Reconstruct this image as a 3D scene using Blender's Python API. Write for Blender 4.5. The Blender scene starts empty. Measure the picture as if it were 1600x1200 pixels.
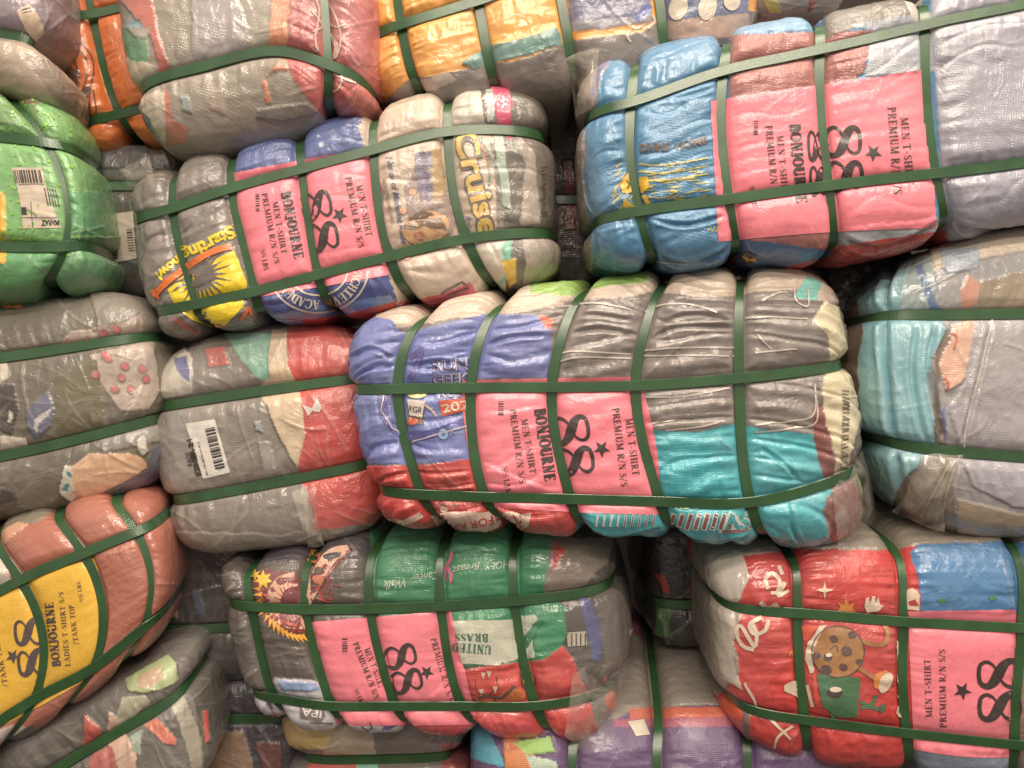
import bpy, bmesh, math, random
import numpy as np
from mathutils import Vector
from mathutils.bvhtree import BVHTree

S = bpy.context.scene
COL = S.collection
# ------------------------------------------------------------------ camera, light, exposure
ZC = 1.5          # eye height
CD = 1.3          # camera stands 1.3 m in front of the stack's face
cam_d = bpy.data.cameras.new('camera'); cam = bpy.data.objects.new('camera', cam_d); COL.objects.link(cam)
cam.location = (0, -CD, ZC); cam.rotation_euler = (math.pi/2, 0, 0)
cam_d.sensor_width = 36; cam_d.lens = 18/(0.8/CD); cam_d.clip_start = 0.02; cam_d.clip_end = 100
S.camera = cam
W = bpy.data.worlds.new('World'); S.world = W; W.use_nodes = True
bg = W.node_tree.nodes['Background']; bg.inputs[0].default_value = (1.0, 0.88, 0.78, 1); bg.inputs[1].default_value = 0.50
def lamp(name, loc, target, sx, sy, energy, col):
    d = bpy.data.lights.new(name, 'AREA'); d.shape = 'RECTANGLE'; d.size = sx; d.size_y = sy; d.energy = energy; d.color = col
    o = bpy.data.objects.new(name, d); COL.objects.link(o); o.location = loc
    o.rotation_euler = (Vector(target)-Vector(loc)).to_track_quat('-Z', 'Y').to_euler()
    return o
WARM = (1.0, 0.86, 0.70)
lamp('ceiling_lamp', (0.55, -1.0, ZC+2.7), (0.3, 0.0, ZC-.2), 2.8, 0.14, 60, WARM)
lamp('ceiling_lamp', (0.55, -2.5, ZC+2.6), (0.2, 0.0, ZC-.2), 2.8, 0.14, 66, WARM)
lamp('ceiling_lamp', (0.4, -4.0, ZC+2.4), (0.1, 0.0, ZC-.2), 3.0, 0.2, 70, WARM)
S.view_settings.view_transform = 'Standard'; S.view_settings.look = 'None'
S.view_settings.exposure = 0.10; S.view_settings.gamma = 1.0
S.render.engine = 'CYCLES'

# ------------------------------------------------------------------ helpers
def lin(c):
    c = np.asarray(c, float)/255.0
    return np.where(c <= .04045, c/12.92, ((c+.055)/1.055)**2.4)
def unproj(px, py, Y):
    k = (Y+CD)/CD
    return np.stack([(px-800)/1000*k, np.broadcast_to(Y, np.shape(px)).astype(float), (600-py)/1000*k+ZC], -1)
def toPix(P):
    k = CD/(P[..., 1]+CD)
    return P[..., 0]*1000*k+800, 600-(P[..., 2]-ZC)*1000*k
def _h(ix, iy, iz):
    n = (ix*374761393 + iy*668265263 + iz*2147483647 % 998244353 + iz*1274126177) & 0x7fffffff
    n = ((n ^ (n >> 13)) * 1274126177) & 0x7fffffff
    n = (n ^ (n >> 16)) & 0xffff
    return n/32767.5-1
def vn(x, y, z=0.0):
    x, y, z = np.broadcast_arrays(x, y, z)
    fx, fy, fz = np.floor(x), np.floor(y), np.floor(z)
    ix, iy, iz = fx.astype(np.int64), fy.astype(np.int64), fz.astype(np.int64)
    tx, ty, tz = x-fx, y-fy, z-fz
    tx = tx*tx*(3-2*tx); ty = ty*ty*(3-2*ty); tz = tz*tz*(3-2*tz)
    r = 0
    for a in (0, 1):
        for b in (0, 1):
            for c in (0, 1):
                w = (tx if a else 1-tx)*(ty if b else 1-ty)*(tz if c else 1-tz)
                r = r + w*_h(ix+a, iy+b, iz+c)
    return r
def herm(xs, ys, q):
    """smooth interpolation; xs (n,), ys (n, ...) ; q any 1-d"""
    xs = np.asarray(xs, float); n = len(xs)
    ys = np.asarray(ys, float)
    d = np.diff(ys, axis=0)/np.diff(xs).reshape((-1,)+(1,)*(ys.ndim-1))
    m = np.empty_like(ys); m[0] = d[0]; m[-1] = d[-1]
    for i in range(1, n-1):
        h0, h1 = xs[i]-xs[i-1], xs[i+1]-xs[i]
        m[i] = (d[i-1]*h1+d[i]*h0)/(h0+h1)
    i = np.clip(np.searchsorted(xs, q)-1, 0, n-2)
    h = xs[i+1]-xs[i]; t = (q-xs[i])/h
    e = (slice(None),)+(None,)*(ys.ndim-1)
    t_, h_ = t[e], h[e]
    return ((2*t_**3-3*t_**2+1)*ys[i]+(t_**3-2*t_**2+t_)*h_*m[i]+(-2*t_**3+3*t_**2)*ys[i+1]+(t_**3-t_**2)*h_*m[i+1])
def inpoly(x, y, poly):
    r = np.zeros(x.shape, bool); n = len(poly)
    for i in range(n):
        x0, y0 = poly[i]; x1, y1 = poly[(i+1) % n]
        if y0 == y1: continue
        c = ((y0 > y) != (y1 > y)) & (x < (x1-x0)*(y-y0)/(y1-y0)+x0)
        r ^= c
    return r
def link_mesh(name, verts, faces, mat, parent, origin, cols=None, uvs=None, smooth=True):
    me = bpy.data.meshes.new(name)
    V = np.asarray(verts, float)-np.asarray(origin)
    me.from_pydata(V.tolist() if len(V) < 5000 else [], [], faces if len(V) < 5000 else [])
    if len(V) >= 5000:
        F = np.asarray(faces, np.int32)
        k = F.shape[1]
        me.vertices.add(len(V)); me.vertices.foreach_set('co', V.ravel())
        me.loops.add(F.size); me.loops.foreach_set('vertex_index', F.ravel())
        me.polygons.add(len(F)); me.polygons.foreach_set('loop_start', np.arange(0, F.size, k, dtype=np.int32))
        me.update(calc_edges=True)
    if cols is not None:
        a = me.color_attributes.new('Col', 'FLOAT_COLOR', 'POINT')
        c = np.ones((len(V), 4)); c[:, :3] = cols
        a.data.foreach_set('color', c.ravel())
    if uvs is not None:
        l = me.uv_layers.new(name='UVMap')
        idx = np.empty(len(me.loops), np.int32); me.loops.foreach_get('vertex_index', idx)
        l.data.foreach_set('uv', np.asarray(uvs)[idx].ravel())
    if smooth: me.polygons.foreach_set('use_smooth', [True]*len(me.polygons))
    me.validate(); me.update()
    o = bpy.data.objects.new(name, me); COL.objects.link(o)
    if mat: me.materials.append(mat)
    if parent: o.parent = parent
    else: o.location = origin
    return o

# ------------------------------------------------------------------ materials
def N(nt, t, **kw):
    n = nt.nodes.new(t)
    for k, v in kw.items(): setattr(n, k, v)
    return n
def math_n(nt, op, a, b=None, clamp=False):
    n = N(nt, 'ShaderNodeMath', operation=op); n.use_clamp = clamp
    for i, v in enumerate((a, b)):
        if v is None: continue
        if isinstance(v, (int, float)): n.inputs[i].default_value = v
        else: nt.links.new(v, n.inputs[i])
    return n.outputs[0]
def wrap_mat(name, ang=0.0, milk=0.10, crease=0.25, weave=1.0, gloss=.8, rough=.18, seed=0.0, bump=1.0):
    m = bpy.data.materials.new(name); m.use_nodes = True; nt = m.node_tree; nt.nodes.clear(); L = nt.links.new
    out = N(nt, 'ShaderNodeOutputMaterial'); p = N(nt, 'ShaderNodeBsdfPrincipled'); L(p.outputs[0], out.inputs[0])
    tc = N(nt, 'ShaderNodeTexCoord'); mp = N(nt, 'ShaderNodeMapping'); L(tc.outputs['Object'], mp.inputs[0])
    mp.inputs['Rotation'].default_value = (0, ang, 0); mp.inputs['Location'].default_value = (seed, seed*.7, 0)
    P = mp.outputs[0]
    at = N(nt, 'ShaderNodeAttribute', attribute_name='Col')
    def noise(scale, detail=2, dist=0.0, rough=.5, vec=P):
        n = N(nt, 'ShaderNodeTexNoise'); n.inputs['Scale'].default_value = scale; n.inputs['Detail'].default_value = detail
        n.inputs['Distortion'].default_value = dist; n.inputs['Roughness'].default_value = rough; L(vec, n.inputs['Vector']); return n
    # cloth colour with soft mottling
    n1 = noise(14, 4); n2 = noise(260, 2)
    mot = math_n(nt, 'ADD', math_n(nt, 'MULTIPLY', n1.outputs[0], .34), math_n(nt, 'MULTIPLY', n2.outputs[0], .34))
    mot = math_n(nt, 'ADD', mot, .66)
    hs = N(nt, 'ShaderNodeMix', data_type='RGBA', blend_type='MULTIPLY'); hs.inputs[0].default_value = 1
    L(at.outputs[0], hs.inputs[6]); L(mot, hs.inputs[7])
    # film: pleats (voronoi edges), weave, crumple
    nd = noise(7, 2)
    wv = N(nt, 'ShaderNodeVectorMath', operation='MULTIPLY_ADD'); L(nd.outputs['Color'], wv.inputs[0])
    wv.inputs[1].default_value = (.22, .22, .22); L(P, wv.inputs[2])
    vo = N(nt, 'ShaderNodeTexVoronoi', feature='DISTANCE_TO_EDGE'); vo.inputs['Scale'].default_value = 8.5; L(wv.outputs[0], vo.inputs['Vector'])
    mr = N(nt, 'ShaderNodeMapRange'); L(vo.outputs['Distance'], mr.inputs[0]); mr.inputs[1].default_value = 0; mr.inputs[2].default_value = .035
    mr.inputs[3].default_value = 1; mr.inputs[4].default_value = 0; line = mr.outputs[0]
    gate = noise(5, 1); gm = N(nt, 'ShaderNodeMapRange'); L(gate.outputs[0], gm.inputs[0]); gm.inputs[1].default_value = .48; gm.inputs[2].default_value = .62
    line = math_n(nt, 'MULTIPLY', line, gm.outputs[0])
    sx = N(nt, 'ShaderNodeSeparateXYZ'); L(P, sx.inputs[0])
    nw = noise(18, 2)
    wob = math_n(nt, 'MULTIPLY', nw.outputs[0], .006)
    k = 2*math.pi/.0038
    wx = math_n(nt, 'SINE', math_n(nt, 'MULTIPLY', math_n(nt, 'ADD', sx.outputs[0], wob), k))
    wz = math_n(nt, 'SINE', math_n(nt, 'MULTIPLY', math_n(nt, 'ADD', math_n(nt, 'ADD', sx.outputs[2], sx.outputs[1]), wob), k))
    wg = noise(9, 2); wgm = N(nt, 'ShaderNodeMapRange'); L(wg.outputs[0], wgm.inputs[0]); wgm.inputs[1].default_value = .4; wgm.inputs[2].default_value = .62
    wea = math_n(nt, 'MULTIPLY', math_n(nt, 'ADD', wx, wz), wgm.outputs[0])
    weam = math_n(nt, 'MULTIPLY', wea, .13*weave)
    # stretched crumple: fine wrinkles
    ms = N(nt, 'ShaderNodeMapping'); L(wv.outputs[0], ms.inputs[0]); ms.inputs['Scale'].default_value = (28, 28, 75)
    cr1 = N(nt, 'ShaderNodeTexNoise'); cr1.inputs['Scale'].default_value = 1; cr1.inputs['Detail'].default_value = 3; cr1.inputs['Distortion'].default_value = .8; L(ms.outputs[0], cr1.inputs['Vector'])
    ms2 = N(nt, 'ShaderNodeMapping'); L(wv.outputs[0], ms2.inputs[0]); ms2.inputs['Scale'].default_value = (90, 60, 22)
    cr2 = N(nt, 'ShaderNodeTexNoise'); cr2.inputs['Scale'].default_value = 1; cr2.inputs['Detail'].default_value = 2; cr2.inputs['Distortion'].default_value = .6; L(ms2.outputs[0], cr2.inputs['Vector'])
    cr = math_n(nt, 'ADD', math_n(nt, 'MULTIPLY', cr1.outputs[0], 2.2), math_n(nt, 'MULTIPLY', cr2.outputs[0], 1.6))
    hgt = math_n(nt, 'ADD', math_n(nt, 'ADD', cr, math_n(nt, 'MULTIPLY', line, .35)), weam)
    b = N(nt, 'ShaderNodeBump'); b.inputs['Strength'].default_value = 1.0; b.inputs['Distance'].default_value = .0010*bump; L(hgt, b.inputs['Height'])
    b2 = N(nt, 'ShaderNodeBump'); b2.inputs['Strength'].default_value = .45; b2.inputs['Distance'].default_value = .0007*bump; L(hgt, b2.inputs['Height'])
    # milky film veil
    mk = noise(6, 3); mkr = N(nt, 'ShaderNodeMapRange'); L(mk.outputs[0], mkr.inputs[0]); mkr.inputs[1].default_value = .35; mkr.inputs[2].default_value = .75
    mkr.inputs[3].default_value = milk*.5; mkr.inputs[4].default_value = milk*2.0
    veil = math_n(nt, 'ADD', mkr.outputs[0], math_n(nt, 'MULTIPLY', line, crease*.15))
    veil = math_n(nt, 'ADD', veil, math_n(nt, 'MULTIPLY', wea, -.012*weave), True)
    mx = N(nt, 'ShaderNodeMix', data_type='RGBA'); L(veil, mx.inputs[0]); L(hs.outputs[2], mx.inputs[6]); mx.inputs[7].default_value = (.62, .60, .56, 1)
    L(mx.outputs[2], p.inputs['Base Color'])
    p.inputs['Roughness'].default_value = .62; L(b2.outputs[0], p.inputs['Normal'])
    p.inputs['Coat Weight'].default_value = gloss; p.inputs['Coat Roughness'].default_value = rough; p.inputs['Coat IOR'].default_value = 1.62
    L(b.outputs[0], p.inputs['Coat Normal'])
    return m
def strap_mat():
    m = bpy.data.materials.new('green_strap'); m.use_nodes = True; nt = m.node_tree; p = nt.nodes['Principled BSDF']; L = nt.links.new
    uv = N(nt, 'ShaderNodeUVMap'); s = N(nt, 'ShaderNodeSeparateXYZ'); L(uv.outputs[0], s.inputs[0])
    r = math_n(nt, 'SINE', math_n(nt, 'MULTIPLY', s.outputs[0], 2*math.pi/.0045))
    r2 = math_n(nt, 'SINE', math_n(nt, 'MULTIPLY', s.outputs[1], 2*math.pi/.0042))
    n = N(nt, 'ShaderNodeTexNoise'); tc = N(nt, 'ShaderNodeTexCoord'); L(tc.outputs['Object'], n.inputs['Vector']); n.inputs['Scale'].default_value = 22; n.inputs['Detail'].default_value = 4
    b = N(nt, 'ShaderNodeBump'); b.inputs['Strength'].default_value = .35; b.inputs['Distance'].default_value = .0005
    L(math_n(nt, 'ADD', math_n(nt, 'MULTIPLY', math_n(nt, 'MULTIPLY', r, r2), .5), math_n(nt, 'MULTIPLY', n.outputs[0], 2)), b.inputs['Height'])
    L(b.outputs[0], p.inputs['Normal'])
    cr = N(nt, 'ShaderNodeValToRGB'); L(n.outputs[0], cr.inputs[0])
    cr.color_ramp.elements[0].position = .3; cr.color_ramp.elements[0].color = (.026, .078, .028, 1)
    cr.color_ramp.elements[1].position = .75; cr.color_ramp.elements[1].color = (.046, .125, .048, 1)
    L(cr.outputs[0], p.inputs['Base Color']); p.inputs['Roughness'].default_value = .22; p.inputs['Specular IOR Level'].default_value = .9
    return m
STRAP = strap_mat()

# ------------------------------------------------------------------ letter shapes (own serif alphabet made of strokes)
TK, TN = .19, .075
def _L(x0, y0, x1, y1, w): return ([(x0, y0), (x1, y1)], [w, w])
def _st(x, y0=0, y1=1, w=TK, s=.17):
    return [_L(x, y0, x, y1, w), _L(x-s, y1-.03, x+s, y1-.03, .07), _L(x-s, y0+.03, x+s, y0+.03, .07)]
def _arc(cx, cy, rx, ry, a0, a1, n=14, w0=TN, w1=TK, ph=0):
    pts, ws = [], []
    for i in range(n+1):
        a = math.radians(a0+(a1-a0)*i/n)
        pts.append((cx+rx*math.cos(a), cy+ry*math.sin(a))); ws.append(w0+(w1-w0)*abs(math.cos(a))**1.3)
    return (pts, ws)
def eight():
    c = np.array([(.45, .95), (.20, .91), (.11, .77), (.22, .63), (.45, .52), (.68, .41), (.81, .25), (.72, .09), (.45, .05), (.18, .09), (.07, .25), (.19, .42), (.45, .53), (.68, .62), (.79, .77), (.70, .91), (.45, .95)])
    w = np.array([.10, .11, .15, .23, .27, .23, .15, .11, .10, .11, .10, .07, .05, .06, .09, .10, .10])
    q = np.linspace(0, 16, 90)
    return ([tuple(p) for p in herm(np.arange(17), c, q)], list(np.interp(q, np.arange(17), w)))
G = {
 'A': (.86, [_L(.12, 0, .42, 1, TN), _L(.42, 1, .74, 0, TK), _L(.22, .33, .64, .33, .06), _L(.0, .03, .26, .03, .07), _L(.58, .03, .88, .03, .07)]),
 'B': (.78, _st(.2)+[_arc(.32, .75, .26, .22, 90, -90), _arc(.34, .27, .32, .25, 90, -90), _L(.2, .96, .34, .96, .06), _L(.2, .52, .36, .52, .06), _L(.2, .03, .36, .03, .06)]),
 'C': (.80, [_arc(.45, .5, .36, .46, 40, 320, 22), _L(.74, .66, .74, .95, .07)]),
 'D': (.86, _st(.2)+[_arc(.32, .5, .42, .46, 90, -90, 18), _L(.2, .96, .34, .96, .06), _L(.2, .04, .34, .04, .06)]),
 'E': (.74, _st(.2)+[_L(.2, .97, .66, .97, .06), _L(.2, .5, .52, .5, .06), _L(.2, .03, .68, .03, .06), _L(.65, .97, .65, .78, .06), _L(.67, .03, .67, .24, .06), _L(.52, .4, .52, .6, .05)]),
 'F': (.70, _st(.2)+[_L(.2, .97, .66, .97, .06), _L(.2, .5, .52, .5, .06), _L(.65, .97, .65, .78, .06), _L(.52, .4, .52, .6, .05)]),
 'H': (.92, _st(.2)+_st(.72)+[_L(.2, .5, .72, .5, .06)]),
 'I': (.42, _st(.21)),
 'J': (.5, [_L(.3, .15, .3, 1, TK), _L(.12, .97, .48, .97, .07), _arc(.14, .1, .17, .15, 0, -170, 8)]),
 'K': (.88, _st(.2)+[_L(.26, .45, .72, .97, TN), _L(.4, .6, .74, .0, TK), _L(.56, .97, .86, .97, .06), _L(.56, .03, .9, .03, .06)]),
 'L': (.70, _st(.2)+[_L(.2, .03, .64, .03, .06), _L(.63, .03, .63, .28, .06)]),
 'M': (1.08, [_L(.18, 0, .18, 1, TN), _L(.2, 1, .54, .06, TK), _L(.54, .06, .88, 1, TN), _L(.88, 0, .88, 1, TK), _L(.02, .03, .34, .03, .06), _L(.72, .03, 1.04, .03, .06), _L(.02, .97, .26, .97, .06), _L(.84, .97, 1.04, .97, .06)]),
 'N': (.92, [_L(.18, 0, .18, 1, TN), _L(.2, 1, .72, 0, TK), _L(.74, 0, .74, 1, TN), _L(.02, .03, .34, .03, .06), _L(.02, .97, .26, .97, .06), _L(.6, .97, .9, .97, .06)]),
 'O': (.88, [_arc(.44, .5, .34, .46, 0, 360, 30)]),
 'P': (.74, _st(.2)+[_arc(.32, .73, .3, .24, 90, -90), _L(.2, .96, .34, .96, .06), _L(.2, .49, .34, .49, .06)]),
 'R': (.84, _st(.2)+[_arc(.32, .74, .28, .23, 90, -90), _L(.2, .96, .34, .96, .06), _L(.2, .51, .36, .51, .06), _L(.38, .5, .72, .02, TK), _L(.6, .03, .84, .03, .06)]),
 'S': (.62, [([(.54, .78), (.50, .9), (.38, .965), (.24, .95), (.13, .84), (.12, .70), (.22, .58), (.38, .47), (.5, .36), (.52, .22), (.44, .09), (.3, .03), (.16, .07), (.09, .22)], [.06, .06, .06, .07, .12, .17, .19, .20, .19, .16, .1, .06, .06, .06]), _L(.55, .72, .55, .96, .05), _L(.08, .04, .08, .28, .05)]),
 'T': (.80, _st(.4)+[_L(.04, .97, .76, .97, .06), _L(.05, .97, .05, .76, .06), _L(.75, .97, .75, .76, .06)]),
 'U': (.88, [_L(.2, .28, .2, 1, TK), _arc(.45, .3, .25, .27, 180, 360, 14), _L(.7, .3, .7, 1, TN), _L(.03, .97, .37, .97, .06), _L(.56, .97, .86, .97, .06)]),
 'V': (.84, [_L(.14, 1, .42, 0, TK), _L(.42, 0, .70, 1, TN), _L(.0, .97, .3, .97, .06), _L(.56, .97, .84, .97, .06)]),
 'Y': (.84, [_L(.14, 1, .42, .45, TK), _L(.42, .45, .70, 1, TN), _L(.42, 0, .42, .5, TK), _L(.25, .03, .6, .03, .06), _L(.0, .97, .3, .97, .06), _L(.56, .97, .84, .97, .06)]),
 '/': (.5, [_L(.04, -.1, .44, 1.05, .09)]), '-': (.5, [_L(.08, .4, .40, .4, .11)]), ' ': (.38, []),
 '8': (.84, [eight()]),
}
def clean(pts, ws):
    return pts, ws
class Decals:
    """flat shapes laid out on the front of one bale; later pressed onto its curved surface"""
    def __init__(s): s.t = []; s.k = 0; s.g = 'shirt_print'; s.gi = 0
    def part(s, name='shirt_print'): s.g = name; s.gi += 1; return s
    def _add(s, verts, tris, col, layer):
        s.t.append((verts, tris, col, layer, (s.gi, s.g)))
    def ribbon(s, pts, w, col, layer=0, sub=True):
        pts = np.array(pts, float)
        ws = np.full(len(pts), w, float) if np.isscalar(w) else np.array(w, float)
        if len(pts) < 2: return
        P, Wd = [pts[0]], [ws[0]]
        for i in range(len(pts)-1):
            d = np.hypot(*(pts[i+1]-pts[i])); k = max(1, int(d/5)) if sub else 1
            for j in range(1, k+1):
                f = j/k; P.append(pts[i]*(1-f)+pts[i+1]*f); Wd.append(ws[i]*(1-f)+ws[i+1]*f)
        P = np.array(P); Wd = np.array(Wd)
        T = np.gradient(P, axis=0); T /= np.maximum(np.hypot(T[:, 0], T[:, 1]), 1e-9)[:, None]
        Nn = np.stack([-T[:, 1], T[:, 0]], 1)
        n = len(P); V = np.concatenate([P+Nn*Wd[:, None]/2, P-Nn*Wd[:, None]/2])
        s.k += 1
        F = [(i, i+1, n+i+1, n+i) for i in range(n-1)]
        s._add(V, F, col, layer+(s.k % 12)*.012)
    def poly(s, pts, col, layer=0, rough=0, closed=True):
        pts = [tuple(map(float, p)) for p in pts]
        if rough:
            q = []
            for i in range(len(pts)):
                a, b = np.array(pts[i]), np.array(pts[(i+1) % len(pts)]); k = max(1, int(np.hypot(*(b-a))/5))
                for j in range(k):
                    p = a+(b-a)*j/k; q.append((p[0]+rough*float(vn(p[0]*.11, p[1]*.11)), p[1]+rough*float(vn(p[0]*.11, p[1]*.11, 7.))))
            pts = q
        bm = bmesh.new(); vs = [bm.verts.new((x, y, 0)) for x, y in pts]
        try: bm.faces.new(vs)
        except ValueError: bm.free(); return
        s._slice(bm, col, layer)
    def _slice(s, bm, col, layer, step=6.0):
        bm.normal_update()
        bmesh.ops.triangulate(bm, faces=bm.faces[:])
        xs = [v.co.x for v in bm.verts]; ys = [v.co.y for v in bm.verts]
        if not xs: bm.free(); return
        for ax, lo, hi in ((0, min(xs), max(xs)), (1, min(ys), max(ys))):
            c = math.ceil(lo/step)*step
            while c < hi:
                no = (1, 0, 0) if ax == 0 else (0, 1, 0); co = (c, 0, 0) if ax == 0 else (0, c, 0)
                bmesh.ops.bisect_plane(bm, geom=bm.verts[:]+bm.edges[:]+bm.faces[:], plane_co=co, plane_no=no, dist=.01)
                c += step
        bmesh.ops.triangulate(bm, faces=[f for f in bm.faces if len(f.verts) > 4])
        bm.verts.index_update()
        V = np.array([(v.co.x, v.co.y) for v in bm.verts]); F = [tuple(v.index for v in f.verts) for f in bm.faces]
        bm.free(); s.k += 1
        s._add(V, F, col, layer+(s.k % 12)*.012)
    def ell(s, cx, cy, rx, ry, col, layer=0, rot=0, n=24):
        c, q = math.cos(math.radians(rot)), math.sin(math.radians(rot))
        s.poly([(cx+rx*math.cos(a)*c-ry*math.sin(a)*q, cy+rx*math.cos(a)*q+ry*math.sin(a)*c) for a in [2*math.pi*i/n for i in range(n)]], col, layer)
    def star(s, cx, cy, r, col, layer=0, n=5, inner=.42, rot=-90):
        s.poly([(cx+(r if i % 2 == 0 else r*inner)*math.cos(math.radians(rot+180*i/n)), cy+(r if i % 2 == 0 else r*inner)*math.sin(math.radians(rot+180*i/n))) for i in range(2*n)], col, layer)
    def serif(s, txt, p0, p1, h, col, layer=0, bold=1.0, bend=0.0, track=.08):
        """text from p0 to p1 along the baseline, cap height h (photo pixels)"""
        p0, p1 = np.array(p0, float), np.array(p1, float); d = p1-p0; Ln = np.hypot(*d); d /= Ln; up = np.array([d[1], -d[0]])
        tot = sum(G[c][0]+track for c in txt)-track; k = Ln/tot; x = 0
        for c in txt:
            wd, st = G[c]
            for pts, ws in st:
                q = []
                for a, b in pts:
                    f = (x+a)/tot
                    q.append(p0+d*(x+a)*k+up*(b*h+bend*4*f*(1-f)))
                s.ribbon(q, np.array(ws)*(.6 if c == '8' and h < 15 else 1)*bold*(h*.6+k*.4), col, layer, sub=len(pts) == 2)
            x += wd+track
    def sans(s, txt, p0, p1, h, col, layer=0, bold=.02, outline=None, shear=0, bend=0.0):
        cu = bpy.data.curves.new('t', 'FONT'); cu.body = txt; cu.size = 1; cu.offset = bold; cu.shear = shear; cu.resolution_u = 3
        ob = bpy.data.objects.new('t', cu); me = ob.to_mesh(); 
        V = np.array([v.co[:2] for v in me.vertices]); F = [tuple(p.vertices) for p in me.polygons]; ob.to_mesh_clear()
        bpy.data.objects.remove(ob); bpy.data.curves.remove(cu)
        p0, p1 = np.array(p0, float), np.array(p1, float); d = p1-p0; Ln = np.hypot(*d); d /= Ln; up = np.array([d[1], -d[0]])
        x0, x1 = V[:, 0].min(), V[:, 0].max(); k = Ln/(x1-x0); ff = (V[:, 0]-x0)/(x1-x0)
        Q = p0+d*((V[:, 0]-x0)*k)[:, None]+up*(V[:, 1]/.72*h+bend*4*ff*(1-ff))[:, None]
        bm = bmesh.new(); vs = [bm.verts.new((a, b, 0)) for a, b in Q]
        for f in F:
            try: bm.faces.new([vs[i] for i in f])
            except ValueError: pass
        s._slice(bm, col, layer, 8.0)

# ------------------------------------------------------------------ the bale builder
class Bale:
    def __init__(s, name, label, group, cols, base, Y=0.0, D=.42, back=(0, 1, 0), patches=(), A=.017, gu=.85, gv=.5, a=5.5, b=None,
                 ang=0.0, milk=.09, crease=.25, weave=1.0, gloss=1.0, rough=.14, folds=0.0, res=.0021, seed=0, sw=.0164, wr=1.0, lump=1.0, hs=None, rag=1.4, rim=.05, film=16, calm=None, grooves=()):
        random.seed(seed)
        s.name = name; s.Y = Y; s.seed = seed
        isst = [c[0] for c in cols]; pts = np.array([c[1] for c in cols], float)     # (nc, nr, 2)
        nc, nr = pts.shape[:2]
        xc = pts[:, :, :].mean(1); du = np.r_[0, np.cumsum(np.hypot(*np.diff(xc, axis=0).T))]; s.uk = du/du[-1]*2-1
        yr = pts.mean(0); dv = np.r_[0, np.cumsum(np.hypot(*np.diff(yr, axis=0).T))]; s.vk = 1-dv/dv[-1]*2     # top=+1
        K0 = np.full((nc, nr), Y+A*.6)
        K0[0, :] = Y+rim; K0[-1, :] = Y+rim; K0[:, 0] = Y+rim; K0[:, -1] = Y+rim
        kk = ((K0+CD)/(Y+CD))[:, :, None]; pts = (pts-[800, 600])*kk+[800, 600]
        s.pts = pts; s.Lh = du[-1]/2000*(Y+CD)/CD; s.Hh = dv[-1]/2000*(Y+CD)/CD
        s.back = np.array(back, float)/np.linalg.norm(back)*D; s.D = D
        s.us = [s.uk[i] for i in range(nc) if isst[i]]
        s.vs = [s.vk[j] for j in range(1, nr-1)] if hs is None else [s.vk[j] for j in hs]
        s.A, s.gu, s.gv, s.a = A, gu, gv, a
        s.b = b or float(np.clip(.693/-math.log(1-.293*min(.9, .11/s.Lh)), 5, 14))
        s.film = film; s.grooves = grooves; s.folds, s.wr, s.lump, s.sw = folds, wr, lump, sw
        org = s.cage(np.array([0.]), np.array([-1.]))[0]+s.back/2
        s.org = org
        s.root = bpy.data.objects.new(name, None); s.root.empty_display_size = .1; COL.objects.link(s.root); s.root.location = org
        s.root['label'] = label; s.root['category'] = 'clothing bale'
        if group: s.root['group'] = group
        s.mat = wrap_mat('wrapped_cloth', ang, milk, crease, weave, gloss, rough, seed*1.37); s.paper = wrap_mat('paper_under_film', ang, .03, .1, weave*.3, .75, .2, seed*1.37, .7)
        s.build_body(base, patches, res, rag, calm)
        for u in s.us: s.vstrap(u)
        for v in s.vs: s.hstrap(v)
    def cage(s, u, v):
        r = herm(s.uk, s.pts, u)                     # (n, nr, 2)
        vk = s.vk[::-1]; r = r[:, ::-1]              # ascending
        n = len(u); nr = len(vk); d = np.diff(r, axis=1)/np.diff(vk)[None, :, None]
        m = np.empty_like(r); m[:, 0] = d[:, 0]; m[:, -1] = d[:, -1]
        for i in range(1, nr-1):
            h0, h1 = vk[i]-vk[i-1], vk[i+1]-vk[i]; m[:, i] = (d[:, i-1]*h1+d[:, i]*h0)/(h0+h1)
        i = np.clip(np.searchsorted(vk, v)-1, 0, nr-2); h = (vk[i+1]-vk[i])[:, None]; t = ((v-vk[i])/h[:, 0])[:, None]; ar = np.arange(n)
        p = (2*t**3-3*t**2+1)*r[ar, i]+(t**3-2*t**2+t)*h*m[ar, i]+(-2*t**3+3*t**2)*r[ar, i+1]+(t**3-t**2)*h*m[ar, i+1]
        return unproj(p[:, 0], p[:, 1], s.Y)
    def base(s, u, v, w):
        """position and outward normal of the smooth hull"""
        e = 1e-3
        C = s.cage(u, v); P = C+((w+1)/2)[:, None]*s.back
        eu = (s.cage(np.minimum(u+e, 1), v)-s.cage(np.maximum(u-e, -1), v))/(np.minimum(u+e, 1)-np.maximum(u-e, -1))[:, None]
        ev = (s.cage(u, np.minimum(v+e, 1))-s.cage(u, np.maximum(v-e, -1)))/(np.minimum(v+e, 1)-np.maximum(v-e, -1))[:, None]
        ew = np.broadcast_to(s.back/2, P.shape)
        q = np.maximum(np.abs(v)**s.a+np.abs(w)**s.a, 1e-12)
        gu = s.b*np.abs(u)**(s.b-1)*np.sign(u); t = s.b*q**(s.b/s.a-1)
        gv = t*np.abs(v)**(s.a-1)*np.sign(v); gw = t*np.abs(w)**(s.a-1)*np.sign(w)
        n = np.cross(ev, ew)*gu[:, None]+np.cross(ew, eu)*gv[:, None]+np.cross(eu, ev)*gw[:, None]
        n /= np.maximum(np.linalg.norm(n, axis=1), 1e-12)[:, None]
        # orientation: front should face -Y
        if n[np.argmin(w), 1] > 0: n = -n
        return P, n
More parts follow.
